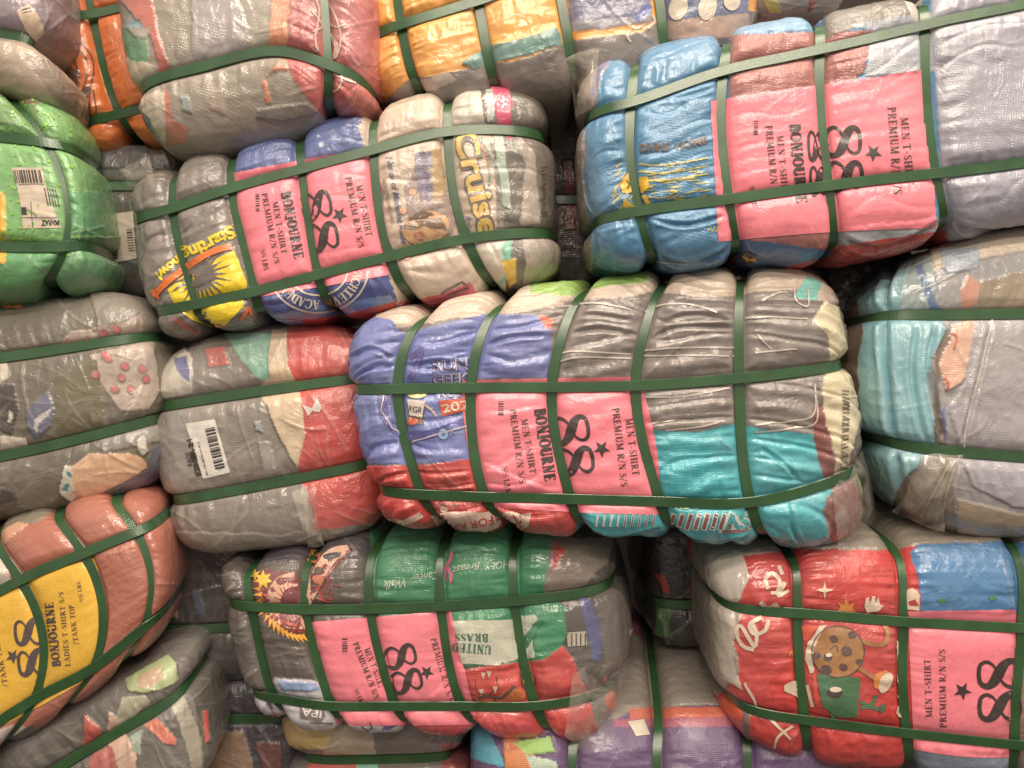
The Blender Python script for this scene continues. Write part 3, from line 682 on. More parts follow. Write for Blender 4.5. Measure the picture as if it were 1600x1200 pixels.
# ---------------- B  left upper bale
B = Bale('clothing_bale', 'pink 88 sheet bale with a yellow sun print upside down on its left end', GP,
 [(n_, [(170, 266), (192, 350), (224, 496), (240, 556)]),
  (s_, [(270, 243), (262, 327), (300, 477), (325, 530)]),
  (s_, [(362, 224), (358, 296), (396, 457), (415, 515)]),
  (s_, [(466, 196), (468, 266), (495, 431), (522, 505)]),
  (s_, [(582, 166), (580, 236), (606, 402), (645, 488)]),
  (s_, [(697, 138), (696, 207), (727, 374), (772, 468)]),
  (n_, [(852, 112), (860, 212), (874, 366), (890, 430)])],
 (132, 124, 118), Y=.02, D=.42, back=(.05, 1, .05), folds=.0014, calm=[(354, 272), (578, 230), (607, 430), (398, 466)], seed=5, ang=-.2, milk=.06, patches=[
  (BLUE and (96, 112, 168), [(358, 150), (586, 150), (592, 180), (580, 240), (365, 275)]),
  (BEIGE, [(575, 160), (720, 120), (760, 140), (775, 300), (780, 480), (620, 500), (600, 400), (600, 300), (576, 240), (560, 200)]),
  ((206, 196, 184), [(690, 120), (757, 110), (762, 190), (700, 200)]),
  ((104, 96, 88), [(745, 100), (880, 100), (900, 480), (790, 480), (770, 430), (790, 330), (775, 260), (770, 200), (757, 190)]),
  ((212, 78, 112), [(762, 120), (795, 130), (800, 170), (798, 220), (780, 200)]),
  ((190, 192, 190), [(758, 140), (770, 140), (772, 185), (762, 190)]),
  ((170, 186, 170), [(770, 205), (785, 210), (795, 280), (800, 330), (785, 320)]),
  (LGREY, [(800, 190), (835, 240), (845, 350), (812, 350), (820, 260)]),
  ((206, 196, 180), [(745, 380), (795, 370), (790, 420), (792, 455), (760, 458), (742, 420)]),
  ((128, 190, 170), [(782, 380), (800, 372), (795, 430), (770, 465), (760, 460), (790, 430)]),
  ((226, 184, 70), [(784, 408), (806, 402), (808, 440), (796, 450)]),
  (LGREY, [(812, 365), (900, 365), (900, 440), (815, 460), (822, 410)]),
  ((206, 74, 96), [(625, 472), (680, 462), (735, 440), (745, 462), (700, 480), (640, 492), (610, 500)]),
  ((60, 76, 140), [(398, 465), (605, 425), (625, 480), (420, 500)]),
  ((110, 142, 190), [(420, 492), (500, 478), (610, 462), (630, 480), (530, 510), (420, 520)]),
  (RED, [(470, 500), (540, 492), (620, 470), (625, 500), (500, 530)])])
d = Decals(); YEL = (246, 218, 26); ORG = (240, 120, 40)
# sun
d.poly([(262, 452), (300, 420), (365, 392), (385, 440), (380, 480), (352, 508), (330, 512), (300, 500), (275, 480)], YEL, 0, 1)
d.ell(310, 430, 22, 24, (116, 106, 102), 1, 20)
for i in range(17):
    a = math.radians(-60+i*14); r = 40+8*(i % 2)
    d.poly([(312+20*math.cos(a-.14), 430+20*math.sin(a-.14)), (312+r*1.1*math.cos(a), 430+r*1.1*math.sin(a)), (312+20*math.cos(a+.14), 430+20*math.sin(a+.14))], (112, 102, 98), 1.2)
d.ribbon(herm(np.arange(5), np.array([(242, 462), (262, 440), (300, 412), (335, 392), (362, 386)], float), np.linspace(0, 4, 30)), 10, ORG, 2)
d.poly([(236, 452), (246, 452), (252, 468), (240, 462)], ORG, 1.6)
d.sans('Starting', (360, 352), (281, 392), 19, YEL, .8, .04, bend=3); d.sans('now!', (275, 400), (243, 428), 15, YEL, .8, .04)
d.ribbon([(376, 500), (388, 480), (392, 492)], 5, ORG, .6); d.sans('coffee', (312, 518), (274, 496), 8, (210, 90, 60), .6, .02)
# academy ring
d.part()
for r, w in ((78, 3), (47, 3)):
    d.ribbon([(497+r*math.cos(a), 421+r*.86*math.sin(a)) for a in np.linspace(math.radians(2), math.radians(160), 40)], w, (214, 204, 190), .4)
for i, c in enumerate('ACHIEVE ACADEMY'):
    if c == ' ': continue
    a = math.radians(10+i*10.4); p = np.array([497+56*math.cos(a), 421+56*.86*math.sin(a)]); tdir = np.array([-math.sin(a), math.cos(a)])
    d.serif(c, p-tdir*5, p+tdir*5, 14, (216, 206, 190), .6, 1.2)
d.ribbon([(690, 458), (722, 440), (732, 450), (700, 462)], 3, (90, 80, 78), .6)
# cream shirt with photograph
d.part()
d.poly([(632, 295), (648, 270), (690, 250), (705, 300), (712, 350), (700, 372), (650, 380), (637, 350)], (150, 128, 122), .1, 3)
d.poly([(676, 235), (690, 232), (696, 300), (680, 320), (674, 270)], (176, 146, 96), .3, 3); d.poly([(648, 240), (676, 238), (672, 320), (655, 300)], (136, 126, 150), .3, 3)
d.ell(665, 356, 37, 26, (206, 160, 116), .8, -12); d.poly([(630, 356), (640, 338), (662, 330), (688, 340), (700, 362), (680, 356), (664, 352), (648, 360)], (120, 92, 70), 1.2, 2)
d.ell(655, 368, 9, 6, (182, 120, 92), 1.5)
d.sans('Honor of Madeline Kinse', (604, 246), (628, 382), 10, (70, 78, 120), .6, .01, shear=.3); d.sans('BOUTIQUE GIVE', (598, 280), (612, 350), 5, (130, 110, 96), .6, 0)
d.sans('SELFIES', (655, 238), (668, 300), 9, (110, 100, 120), .8, 0)
d.part()
FRU = (226, 190, 100)
d.sans('Cruise', (710, 208), (752, 372), 34, (120, 110, 108), .3, .09); d.sans('Cruise', (710, 208), (752, 372), 34, FRU, 1.2, .03)
d.sans('for a cause', (728, 338), (742, 405), 8, (74, 84, 130), 1.4, 0, shear=.3)
for i in range(9): d.ell(632+i*8, 384+5*math.sin(i*2), 4.5, 3.5, (222, 170, 120), .4)
for q in ((636, 402), (630, 330), (645, 300)): d.ell(q[0], q[1], 6, 5, (226, 180, 150), .5)
d.ribbon([(740, 215), (760, 240), (766, 270)], 3, (190, 120, 90), .5); d.ribbon([(752, 215), (768, 250), (764, 290)], 4, (120, 150, 140), .5)
d.part('barcode')
random.seed(8)
for i in range(16):
    d.ribbon([(846+random.uniform(-2, 2), 262+i*5), (853+random.uniform(-2, 2), 261+i*5)], random.choice((1.5, 2.5)), (56, 50, 48), .5)
B.decals('shirt_print', d)
sh = B.sheet('label_sheet', [(354, 272), (578, 230), (607, 430), (398, 466)], PK0, bow=(0, 4, 0, -4))
t = Decals()
pink_text(t, [('|', 400, 305, 330, 6), ('PREMIUM R/N S/S', (409, 303), (429, 412), 9), ('MEN T-SHIRT', (426, 316), (440, 397), 9), ('BONJOURNE', (439, 302), (460, 405), 15, 1.6),
  ('88 LBS', (407, 390), (413, 422), 8), ('88', (466, 302), (486, 396), 49, 1.0), ('*', 531, 336, 13, 12), ('PREMIUM R/N S/S', (539, 278), (560, 388), 10), ('MEN T-SHIRT', (556, 290), (572, 370), 10)])
B.decals('label_text', t, .0019, sh)

# ---------------- C  right upper bale
C = Bale('clothing_bale', 'upper right bale with pink 88 sheet between blue shirts and pale grey ones', GP,
 [(n_, [(891, 92), (900, 185), (914, 352), (920, 438)]),
  (s_, [(985, 66), (985, 158), (1000, 330), (1020, 434)]),
  (s_, [(1130, 42), (1131, 110), (1142, 312), (1152, 418)]),
  (s_, [(1272, 16), (1283, 78), (1298, 290), (1304, 412)]),
  (s_, [(1432, -16), (1448, 38), (1466, 272), (1476, 380)]),
  (s_, [(1640, -60), (1650, -5), (1660, 245), (1665, 345)]),
  (n_, [(1780, -80), (1790, -30), (1800, 222), (1805, 320)])],
 (72, 138, 182), Y=-.05, D=.42, back=(.05, 1, .06), folds=.0014, calm=[(1110, 158), (1450, 108), (1462, 356), (1122, 378)], seed=7, grooves=[([(1302, 374), (1380, 386), (1468, 350)], .006, 4), ([(1482, 352), (1560, 362), (1640, 345)], .005, 4), ([(1022, 404), (1075, 414), (1140, 392)], .005, 3.5), ([(1000, 150), (1060, 150), (1126, 132)], .004, 3), ([(1010, 340), (1070, 352), (1138, 336)], .004, 3), ([(925, 360), (960, 350), (1000, 345)], .003, 3)], ang=-.16, milk=.08, weave=1.3, patches=[
  (LGREY, [(870, 60), (965, 70), (940, 120), (932, 160), (915, 200), (912, 280), (920, 340), (928, 440), (880, 460), (870, 200)]),
  ((130, 130, 170), [(935, 90), (968, 80), (940, 110), (930, 150), (922, 150)]),
  ((168, 102, 98), [(1140, 55), (1270, 50), (1300, 50), (1362, 46), (1350, 115), (1300, 140), (1140, 150)]),
  ((168, 102, 98), [(1140, 130), (1300, 130), (1310, 390), (1150, 390)]),
  ((120, 168, 206), [(1140, 20), (1280, 20), (1285, 46), (1140, 54)]),
  ((122, 116, 108), [(1288, 10), (1430, -10), (1440, 60), (1340, 40), (1288, 60)]),
  ((170, 174, 186), [(1326, 38), (1380, 30), (1460, 20), (1470, 110), (1352, 120), (1362, 46)]),
  ((196, 190, 180), [(1400, -30), (1440, -30), (1446, 50), (1425, 30)]),
  ((158, 158, 172), [(1450, -100), (1900, -100), (1900, 420), (1480, 420)]),
  ((170, 176, 186), [(1300, 360), (1470, 340), (1470, 380), (1420, 395), (1300, 398)]),
  (RED, [(1140, 400), (1300, 385), (1480, 360), (1480, 420), (1140, 440)]),
  ((52, 104, 160), [(1150, 372), (1300, 392), (1300, 402), (1150, 430)])])
d = Decals()
YS = (206, 188, 74)
random.seed(11)
for i in range(46):
    x = random.uniform(1000, 1095); y = 258+random.uniform(0, 62); l = random.uniform(8, 22)
    d.ribbon([(x, y), (x+l, y-random.uniform(0, 4))], 1.6, YS, .4)
for y in (256, 268, 280): d.ribbon([(998, y), (1030, y+3), (1070, y-2), (1106, y-9)], 2.2, YS, .5)
for i in range(24):
    x = random.uniform(955, 985); y = random.uniform(262, 338); d.ribbon([(x, y), (x+7, y-9)], 1.7, YS, .4)
d.poly([(968, 285), (980, 270), (990, 276), (988, 300), (972, 302)], (240, 190, 30), .8, 1); d.poly([(1000, 276), (1012, 276), (1015, 292), (1004, 302), (999, 296)], (240, 190, 30), .8, 1)
d.poly([(974, 310), (990, 322), (984, 332), (975, 322)], (240, 190, 30), .8, 1); d.ribbon([(1006, 304), (1014, 318)], 6, (240, 190, 30), .8)
d.ribbon([(977, 282), (983, 288), (979, 294)], 2.2, (60, 50, 40), 1.6)
d.part('shirt_lettering')
d.sans('DIVINE', (1000, 237), (1046, 235), 12, (112, 92, 88), .5, .04); d.sans('HOME', (1056, 235), (1106, 224), 11, (112, 92, 88), .5, .04)
for x in (1106, 1112, 1118): d.ribbon([(x, 362), (x+5, 354)], 1.6, YS, .5)
d.ribbon([(1022, 408), (1050, 411), (1072, 412)], 2, (180, 170, 160), .5)
d.part()
d.poly([(1158, 396), (1168, 392), (1182, 398), (1180, 410), (1160, 412)], (60, 50, 60), .4, 1); d.ribbon([(1163, 398), (1170, 406), (1182, 404)], 5, (236, 190, 40), 1)
C.decals('shirt_print', d)
sh = C.sheet('label_sheet', [(1110, 158), (1450, 108), (1462, 356), (1122, 378)], PK0, bow=(0, 0, -4, 0))
t = Decals()
pink_text(t, [('|', 1177, 190, 212, 7), ('PREMIUM R/N S/S', (1195, 197), (1206, 312), 11), ('MEN T-SHIRT', (1213, 212), (1222, 306), 10), ('BONJOURNE', (1233, 195), (1244, 318), 17, 1.6),
  ('88 LBS', (1170, 292), (1176, 326), 8), ('88', (1260, 202), (1266, 308), 26, 1.0), ('88', (1288, 196), (1294, 300), 57, 1.0), ('*', 1364, 239, 14, 20), ('PREMIUM R/N S/S', (1386, 168), (1396, 304), 13), ('MEN T-SHIRT', (1406, 184), (1416, 290), 12)])
C.decals('label_text', t, .0019, sh)

# ---------------- D  lower middle bale
Dd = Bale('clothing_bale', 'pink 88 sheet bale with dragon print at left, green and red shirts', GP,
 [(n_, [(310, 868), (335, 945), (370, 1088), (385, 1146)]),
  (s_, [(382, 868), (385, 950), (418, 1095), (450, 1154)]),
  (s_, [(482, 852), (477, 951), (516, 1103), (542, 1152)]),
  (s_, [(582, 838), (579, 950), (616, 1103), (645, 1156)]),
  (s_, [(690, 830), (690, 946), (720, 1103), (752, 1158)]),
  (s_, [(802, 828), (806, 938), (836, 1103), (862, 1172)]),
  (n_, [(950, 838), (966, 915), (980, 1070), (950, 1186)])],
 (84, 74, 70), Y=.05, D=.42, back=(.10, 1, .12), calm=[(483, 972), (698, 955), (740, 1132), (528, 1134)], seed=9, film=26, ang=.03, milk=.08, patches=[
  ((56, 48, 62), [(380, 840), (580, 840), (580, 870), (380, 880)]),
  ((46, 140, 96), [(577, 820), (900, 820), (885, 860), (880, 880), (860, 930), (900, 960), (880, 1010), (840, 1040), (720, 1040), (700, 960), (590, 965)]),
  ((134, 120, 110), [(860, 840), (960, 840), (950, 880), (900, 925), (848, 935)]),
  ((200, 64, 60), [(870, 850), (882, 860), (868, 890), (864, 880)]),
  ((204, 60, 56), [(712, 1050), (760, 1040), (850, 1030), (880, 1010), (905, 1040), (920, 1090), (945, 1180), (700, 1200), (600, 1170), (640, 1120)]),
  ((214, 66, 74), [(640, 1110), (760, 1110), (900, 1150), (900, 1200), (640, 1200)]),
  ((84, 76, 74), [(880, 960), (920, 930), (925, 1000), (920, 1080), (905, 1060), (890, 1010)]),
  ((84, 88, 140), [(905, 930), (925, 940), (945, 1000), (938, 1035), (925, 1030), (915, 980)]),
  ((104, 96, 92), [(926, 900), (1010, 900), (1010, 1200), (945, 1180), (925, 1110), (945, 1040)]),
  ((226, 96, 56), [(945, 1050), (950, 1075), (975, 1090), (966, 1120), (945, 1100)]),
  ((90, 96, 140), [(955, 1050), (990, 1040), (985, 1078), (955, 1072)]),
  ((206, 204, 212), [(418, 1070), (430, 1058), (510, 1066), (530, 1104), (560, 1160), (440, 1160), (430, 1120)]),
  ((136, 160, 206), [(434, 1062), (495, 1068), (498, 1080), (440, 1080)]),
  ((206, 204, 212), [(370, 1085), (410, 1090), (440, 1130), (420, 1150), (385, 1140)]),
  ((190, 70, 56), [(416, 1118), (432, 1116), (434, 1128), (420, 1130)]),
  ((206, 204, 212), [(540, 1124), (600, 1124), (640, 1140), (640, 1160), (540, 1160)]),
  ((70, 70, 140), [(592, 1120), (620, 1100), (640, 1130), (600, 1142)])])
d = Decals(); DR = (170, 40, 36); YO = (244, 178, 40); SK = (226, 178, 150)
# dragon
d.poly([(395, 905), (400, 930), (420, 975), (455, 998), (478, 998), (480, 930), (470, 900), (420, 890)], (120, 40, 44), .1, 4)
d.ribbon(herm(np.arange(6), np.array([(545, 858), (520, 868), (500, 895), (478, 945)], float)[[0, 1, 2, 3, 3, 3]]+np.array([[0, 0]]*3+[[0, 0], [0, .5], [0, 1]]), np.linspace(0, 3, 20)), [12+10*math.sin(i/19*3.0) for i in range(20)], SK, .6)
for i in range(8): d.ribbon([(508+i*4.6, 905-i*6), (519+i*4.4, 888-i*4.2), (528+i*2, 884-i*3)], 1.3, DR, 1.2)
body = herm(np.arange(6), np.array([(462, 905), (440, 912), (428, 935), (434, 958), (452, 970), (476, 972)], float), np.linspace(0, 5, 30))
d.ribbon(body, 22, SK, .6)
for i in range(1, 29, 2):
    p = body[i]; q = body[i]+np.array([(450-p[0])*.5, (940-p[1])*.5]); d.ribbon([p+(p-q)*.8, q], 1.4, DR, 1.2)
outer = herm(np.arange(6), np.array([(405, 918), (408, 945), (422, 970), (440, 985), (460, 995), (478, 996)], float), np.linspace(0, 5, 16))
for i in range(15):
    p = outer[i]; a = np.array([p[0]-444, p[1]-938]); a /= np.hypot(*a)
    d.poly([p-a*5+np.array([-a[1], a[0]])*4, p+a*10+np.array([-a[1], a[0]])*-5, p-a*5-np.array([-a[1], a[0]])*4], YO, 1.2)
random.seed(3)
for i in range(70):
    q = random.random(); p = outer[int(q*15)]+(np.array([444, 938])-outer[int(q*15)])*random.uniform(.1, .35); d.ell(p[0], p[1], 2.6, 2, random.choice([(92, 30, 40), DR, (200, 84, 50)]), 1.5, n=8)
d.star(412, 906, 15, (246, 200, 40), 1.4, 7, .5); d.star(400, 898, 9, (240, 190, 60), 1.2, 6)
for i in range(26):
    x = random.uniform(485, 520); y = random.uniform(885, 945); d.ribbon([(x, y), (x+random.uniform(-6, 14), y+random.uniform(-12, 8)), (x+random.uniform(-8, 16), y+random.uniform(-22, 12))], [2.4, 1.8, .6], random.choice([DR, (214, 70, 50), (140, 40, 40)]), .9)
d.ell(498, 905, 9, 7, (210, 120, 90), 1.3, 30); d.ell(492, 868, 10, 14, (200, 90, 40), .8, 20)
for i in range(14):
    x = random.uniform(482, 500); y = random.uniform(862, 888); d.ribbon([(x, y), (x-5, y-8)], 2, random.choice([YO, (200, 60, 40)]), 1.5)
# green shirt writing, upside down
d.part()
CG = (206, 216, 196)
d.sans('Cancer', (684, 893), (640, 898), 12, CG, .5, 0, shear=.4); d.sans('Walk', (632, 904), (598, 908), 14, CG, .5, 0, shear=.4)
d.sans('Breast', (750, 878), (706, 886), 12, CG, .5, 0, shear=.4); d.sans('HOLY', (795, 876), (756, 880), 12, CG, .5, 0, shear=.2)
d.ribbon([(707, 862), (704, 876), (695, 890), (698, 905), (704, 912), (706, 898), (698, 884)], 5, (214, 110, 150), .6)
d.sans('COMMUNITY OF IMM', (797, 932), (678, 940), 7, CG, .5, .01)
d.poly([(708, 970), (800, 968), (836, 962), (826, 1000), (808, 1030), (776, 1040), (722, 1036)], (206, 206, 188), .3, 1)
d.poly([(808, 1000), (822, 992), (840, 966), (848, 968), (826, 1012), (808, 1016)], (46, 140, 96), 1)
d.serif('BRASS', (763, 990), (712, 990), 12, (56, 110, 84), 1.2, 1.3); d.serif('UNITED', (768, 1008), (708, 1004), 14, (56, 110, 84), 1.2, 1.3)
d.poly([(802, 962), (836, 960), (842, 968), (818, 986), (804, 990)], CG, .5, 1); d.poly([(800, 1020), (832, 992), (836, 1028), (804, 1028)], CG, .5, 1)
# red shirt print
d.part()
for q in ((755, 1054), (764, 1052), (752, 1080), (774, 1076)): d.poly([(q[0]-4, q[1]-4), (q[0]+4, q[1]-4), (q[0], q[1]+7)], (224, 200, 180), .8)
d.ribbon([(742, 1060), (745, 1082), (762, 1085), (778, 1074), (776, 1056)], 1.5, (90, 30, 30), .6)
d.poly([(740, 1086), (770, 1092), (790, 1076), (806, 1072), (812, 1098), (790, 1104), (750, 1108)], (206, 106, 50), .4, 4)
d.ribbon([(742, 1092), (760, 1086), (784, 1090), (804, 1072)], 5, (96, 50, 46), 1)
d.ell(826, 1062, 10, 14, (214, 110, 44), .6); d.ribbon([(812, 1050), (826, 1046), (838, 1060), (832, 1078), (816, 1072), (812, 1050)], 2.4, (80, 40, 36), 1); d.ell(808, 1086, 12, 10, (214, 110, 44), .5)
# small shirt prints below
d.part()
d.poly([(468, 1104), (502, 1106), (508, 1118), (502, 1128), (470, 1122)], (104, 90, 88), .3, 1); d.sans('IPA', (503, 1110), (472, 1106), 12, (214, 210, 214), 1.2, .02)
d.ribbon([(484, 1128), (520, 1130)], 2, (110, 84, 84), .6); d.ribbon([(565, 1134), (575, 1142), (582, 1136), (578, 1128)], 2, (60, 60, 66), .6)
d.part('care_tag')
random.seed(4)
for i in range(5): d.ribbon([(886+i*7, 989), (886+i*7, 1008)], 2, (70, 60, 56), 1.4)
d.poly([(885, 988), (915, 986), (917, 1008), (887, 1010)], (190, 182, 168), .4)
Dd.decals('shirt_print', d)
sh = Dd.sheet('label_sheet', [(483, 972), (698, 955), (740, 1132), (528, 1134)], PK0, bow=(0, 2, 0, -8))
sh2 = Dd.sheet('label_sheet', [(697, 955), (705, 955), (746, 1130), (738, 1130)], PK0, off=.0012)
t = Decals()
pink_text(t, [('|', 535, 998, 1018, 8), ('PREMIUM R/N S/S', (551, 1005), (585, 1092), 9), ('MEN T-SHIRT', (568, 1014), (592, 1076), 9), ('88 LB', (554, 1076), (562, 1096), 6),
  ('88', (598, 1012), (616, 1086), 50, 1.0), ('*', 667, 1050, 12, 15), ('PREMIUM R/N S/S', (672, 998), (700, 1096), 9), ('MEN T', (690, 1008), (700, 1044), 8)])
Dd.decals('label_text', t, .0019, sh)

# ---------------- E  lower right bale
E = Bale('clothing_bale', 'pink 88 sheet bale at lower right with red cookie shirt and blue shirt', GP,
 [(n_, [(1104, 868), (1110, 945), (1126, 1100), (1136, 1180)]),
  (s_, [(1234, 852), (1245, 957), (1258, 1126), (1262, 1212)]),
  (s_, [(1396, 838), (1410, 970), (1418, 1146), (1422, 1226)]),
  (s_, [(1578, 828), (1596, 980), (1588, 1164), (1578, 1240)]),
  (s_, [(1740, 820), (1750, 985), (1745, 1180), (1740, 1250)]),
  (n_, [(1880, 820), (1880, 985), (1880, 1190), (1875, 1256)])],
 (202, 52, 50), Y=.02, D=.46, back=(.0, 1, .12), calm=[(1419, 955), (1586, 952), (1590, 1182), (1428, 1170)], seed=12, film=18, ang=.03, milk=.07, patches=[
  ((150, 140, 128), [(1080, 700), (1700, 700), (1700, 846), (1420, 852), (1400, 860), (1250, 858), (1160, 868), (1135, 885), (1160, 960), (1148, 1000), (1155, 1050), (1130, 1080), (1080, 1100)]),
  ((200, 190, 176), [(1110, 930), (1150, 935), (1148, 985), (1145, 1030), (1160, 1080), (1130, 1060), (1112, 1000)]),
  ((204, 194, 182), [(1105, 870), (1160, 862), (1170, 900), (1155, 940), (1110, 935)]),
  ((226, 84, 40), [(1130, 1080), (1158, 1100), (1162, 1160), (1170, 1190), (1140, 1190), (1120, 1110)]),
  ((110, 84, 76), [(1160, 1110), (1172, 1110), (1172, 1180), (1162, 1170)]),
  ((62, 124, 178), [(1436, 850), (1560, 846), (1700, 850), (1700, 960), (1438, 958), (1436, 900), (1425, 880), (1422, 860)]),
  ((132, 146, 166), [(1420, 1165), (1590, 1180), (1620, 1260), (1420, 1260)]),
  ((150, 120, 100), [(1580, 1000), (1900, 1000), (1900, 1300), (1600, 1300)])])
d = Decals(); CR = (226, 208, 186)
def cur(q, n=20): return herm(np.arange(len(q)), np.array(q, float), np.linspace(0, len(q)-1, n))
# script lettering
for q in ([(1178, 1015), (1160, 1008), (1150, 985), (1158, 978), (1172, 1000), (1180, 1010), (1182, 990), (1176, 975)], [(1190, 965), (1172, 975), (1178, 990), (1195, 985), (1200, 968)], [(1200, 920), (1196, 905), (1206, 896), (1218, 908), (1214, 924), (1204, 926)], [(1188, 940), (1200, 950), (1212, 944), (1220, 955)], [(1222, 898), (1216, 884)], [(1226, 910), (1216, 930), (1232, 922)]):
    d.ribbon(cur(q), 6, CR, .5)
for q in ([(1200, 1120), (1236, 1155)], [(1238, 1134), (1216, 1150), (1210, 1168)], [(1165, 1070), (1178, 1092), (1182, 1104)], [(1164, 1066), (1166, 1070)]): d.ribbon(cur(q, 8), 4, CR, .5)
d.poly([(1226, 1070), (1238, 1062), (1246, 1066), (1248, 1090), (1236, 1086), (1226, 1078)], CR, .4, 2); d.star(1235, 1020, 7, (220, 110, 40), .5)
d.star(1288, 922, 14, CR, .5, 4, .25); d.star(1322, 952, 17, (232, 146, 60), .5, 7, .55)
d.part()
# cookie with cap, gloves, shoe
CK = (170, 116, 60); CH = (88, 54, 52)
d.ell(1309, 1018, 41, 40, CK, .8); d.ribbon([(1309+41*math.cos(a), 1018+40*math.sin(a)) for a in np.linspace(0, 6.28, 40)], 1.6, (70, 44, 36), 1.7)
for x, y, r in ((1302, 998, 7), (1331, 992, 7), (1322, 1017, 9), (1290, 1046, 9), (1317, 1042, 7), (1276, 1024, 6), (1342, 1034, 6)): d.ell(x, y, r, r*.85, CH, 1.6, 20)
d.ell(1293, 1026, 7, 6, (60, 40, 40), 1.9); d.ell(1294, 1023, 5, 3, CR, 2.3); d.ribbon(cur([(1296, 1014), (1306, 1008), (1309, 1018)], 8), 1.5, CH, 2)
d.poly([(1292, 976), (1281, 978), (1262, 1004), (1258, 1030), (1266, 1052), (1272, 1050), (1268, 1026), (1278, 996)], CR, 1.2, 1); d.poly([(1278, 978), (1254, 978), (1256, 1000), (1262, 1002)], (222, 80, 50), 1)
d.ribbon(cur([(1346, 1001), (1366, 1007), (1382, 1004), (1386, 990), (1378, 972), (1352, 958)]), 7, CK, .7); d.poly([(1350, 948), (1352, 934), (1357, 932), (1359, 942), (1363, 931), (1367, 932), (1367, 942), (1372, 932), (1374, 944), (1380, 946), (1372, 954), (1354, 956)], CR, .9)
d.ribbon(cur([(1338, 1040), (1352, 1050), (1368, 1060)]), 7, CK, .7); d.poly([(1364, 1066), (1368, 1052), (1384, 1046), (1390, 1054), (1376, 1078), (1366, 1074)], (226, 140, 60), .9); d.ell(1383, 1066, 9, 17, CR, 1.3, 25)
# green box beneath
GB = (56, 110, 70)
d.poly([(1276, 1052), (1342, 1058), (1344, 1064), (1338, 1120), (1310, 1120), (1286, 1104), (1280, 1080)], GB, .7); d.ell(1303, 1082, 12, 8, (50, 36, 36), 1.2); d.ell(1305, 1077, 9, 4, CR, 1.6)
d.ribbon(cur([(1344, 1096), (1360, 1104), (1376, 1108)]), 6, GB, .6); d.ribbon(cur([(1344, 1106), (1362, 1100), (1368, 1086)]), 6, GB, .6); d.ell(1378, 1106, 8, 5, (66, 80, 60), .8, -60); d.ribbon([(1298, 1112), (1306, 1130)], 6, GB, .6)
d.ribbon([(1272, 1052), (1276, 1100)], 5, (206, 70, 50), .5); d.ribbon([(1262, 1070), (1270, 1104)], 5, CR, .5)
d.part()
for y0, y1 in ((1000, 1040), (1054, 1072), (1080, 1096), (1102, 1124)): d.poly([(1402, y0), (1412, y0-4), (1413, y1), (1404, y1-4), (1400, (y0+y1)/2)], CR, .5, 2)
d.part()
d.poly([(1418, 922), (1426, 918), (1438, 930), (1437, 954), (1418, 952)], CR, .6); d.poly([(1420, 940), (1430, 936), (1436, 946), (1422, 946)], RED, 1.2)
for x, y in ((1470, 938), (1550, 934)): d.poly([(x-6, y), (x+4, y-5), (x+8, y+2), (x-2, y+4)], (60, 130, 90), .5)
E.decals('shirt_print', d)
sh = E.sheet('label_sheet', [(1419, 955), (1586, 952), (1590, 1182), (1428, 1170)], PK0, bow=(0, 0, 6, 0))
t = Decals()
pink_text(t, [('MEN T-SHIRT', (1456, 1120), (1453, 1029), 10), ('PREMIUM R/N S/S', (1478, 1136), (1476, 1014), 10), ('*', 1503, 1079, 15, 10), ('88', (1598, 1128), (1596, 1030), 72, 1.0)])
E.decals('label_text', t, .0019, sh)

# ---------------- F  lower left bale with the yellow sheet
F = Bale('clothing_bale', 'brown wrapped bale at lower left carrying a yellow 88 sheet', GO,
 [(n_, [(-330, 1010), (-300, 1090), (-260, 1290), (-250, 1370)]),
  (s_, [(-150, 900), (-115, 990), (-90, 1190), (-110, 1270)]),
  (s_, [(-8, 822), (34, 905), (54, 1092), (16, 1180)]),
  (s_, [(92, 790), (132, 864), (146, 1044), (110, 1124)]),
  (s_, [(180, 762), (212, 832), (226, 984), (200, 1062)]),
  (n_, [(246, 756), (268, 812), (278, 955), (256, 1034)])],
 (178, 106, 86), Y=.0, D=.42, back=(-.2, 1, .06), calm=[(-60, 962), (148, 872), (150, 1052), (-50, 1160)], seed=15, ang=-.5, milk=.05, weave=.9, lump=.5, wr=.4, A=.011, patches=[
  ((200, 190, 180), [(-60, 840), (0, 860), (20, 920), (-60, 930)]),
  ((136, 126, 110), [(0, 780), (100, 790), (60, 815), (0, 830)]),
  ((190, 178, 170), [(-30, 1150), (30, 1130), (60, 1150), (0, 1240), (-40, 1240)]),
  ((92, 84, 88), [(0, 1165), (50, 1130), (60, 1140), (0, 1180)]),
  ((214, 160, 130), [(0, 830), (30, 815), (45, 820), (5, 850)])])
sh = F.sheet('label_sheet', [(-60, 962), (148, 872), (150, 1052), (-50, 1160)], (236, 186, 58), bow=(-8, 14, 4, 0))
t = Decals(); IK = (78, 62, 66)
pink_text(t, [('88', (76, 1056), (66, 964), 46, 1.0), ('*', 21, 1025, 12, 10), ('BONJOURNE', (96, 1040), (84, 940), 13, 1.6), ('LADIES T-SHIRT S/S', (111, 1040), (100, 924), 8), ('/TANK TOP', (124, 1006), (116, 944), 8), ('88 LBS', (131, 940), (126, 908), 6),
   ('/TANK TOP', (14, 1072), (0, 1000), 8)], IK)
F.decals('label_text', t, .0019, sh)

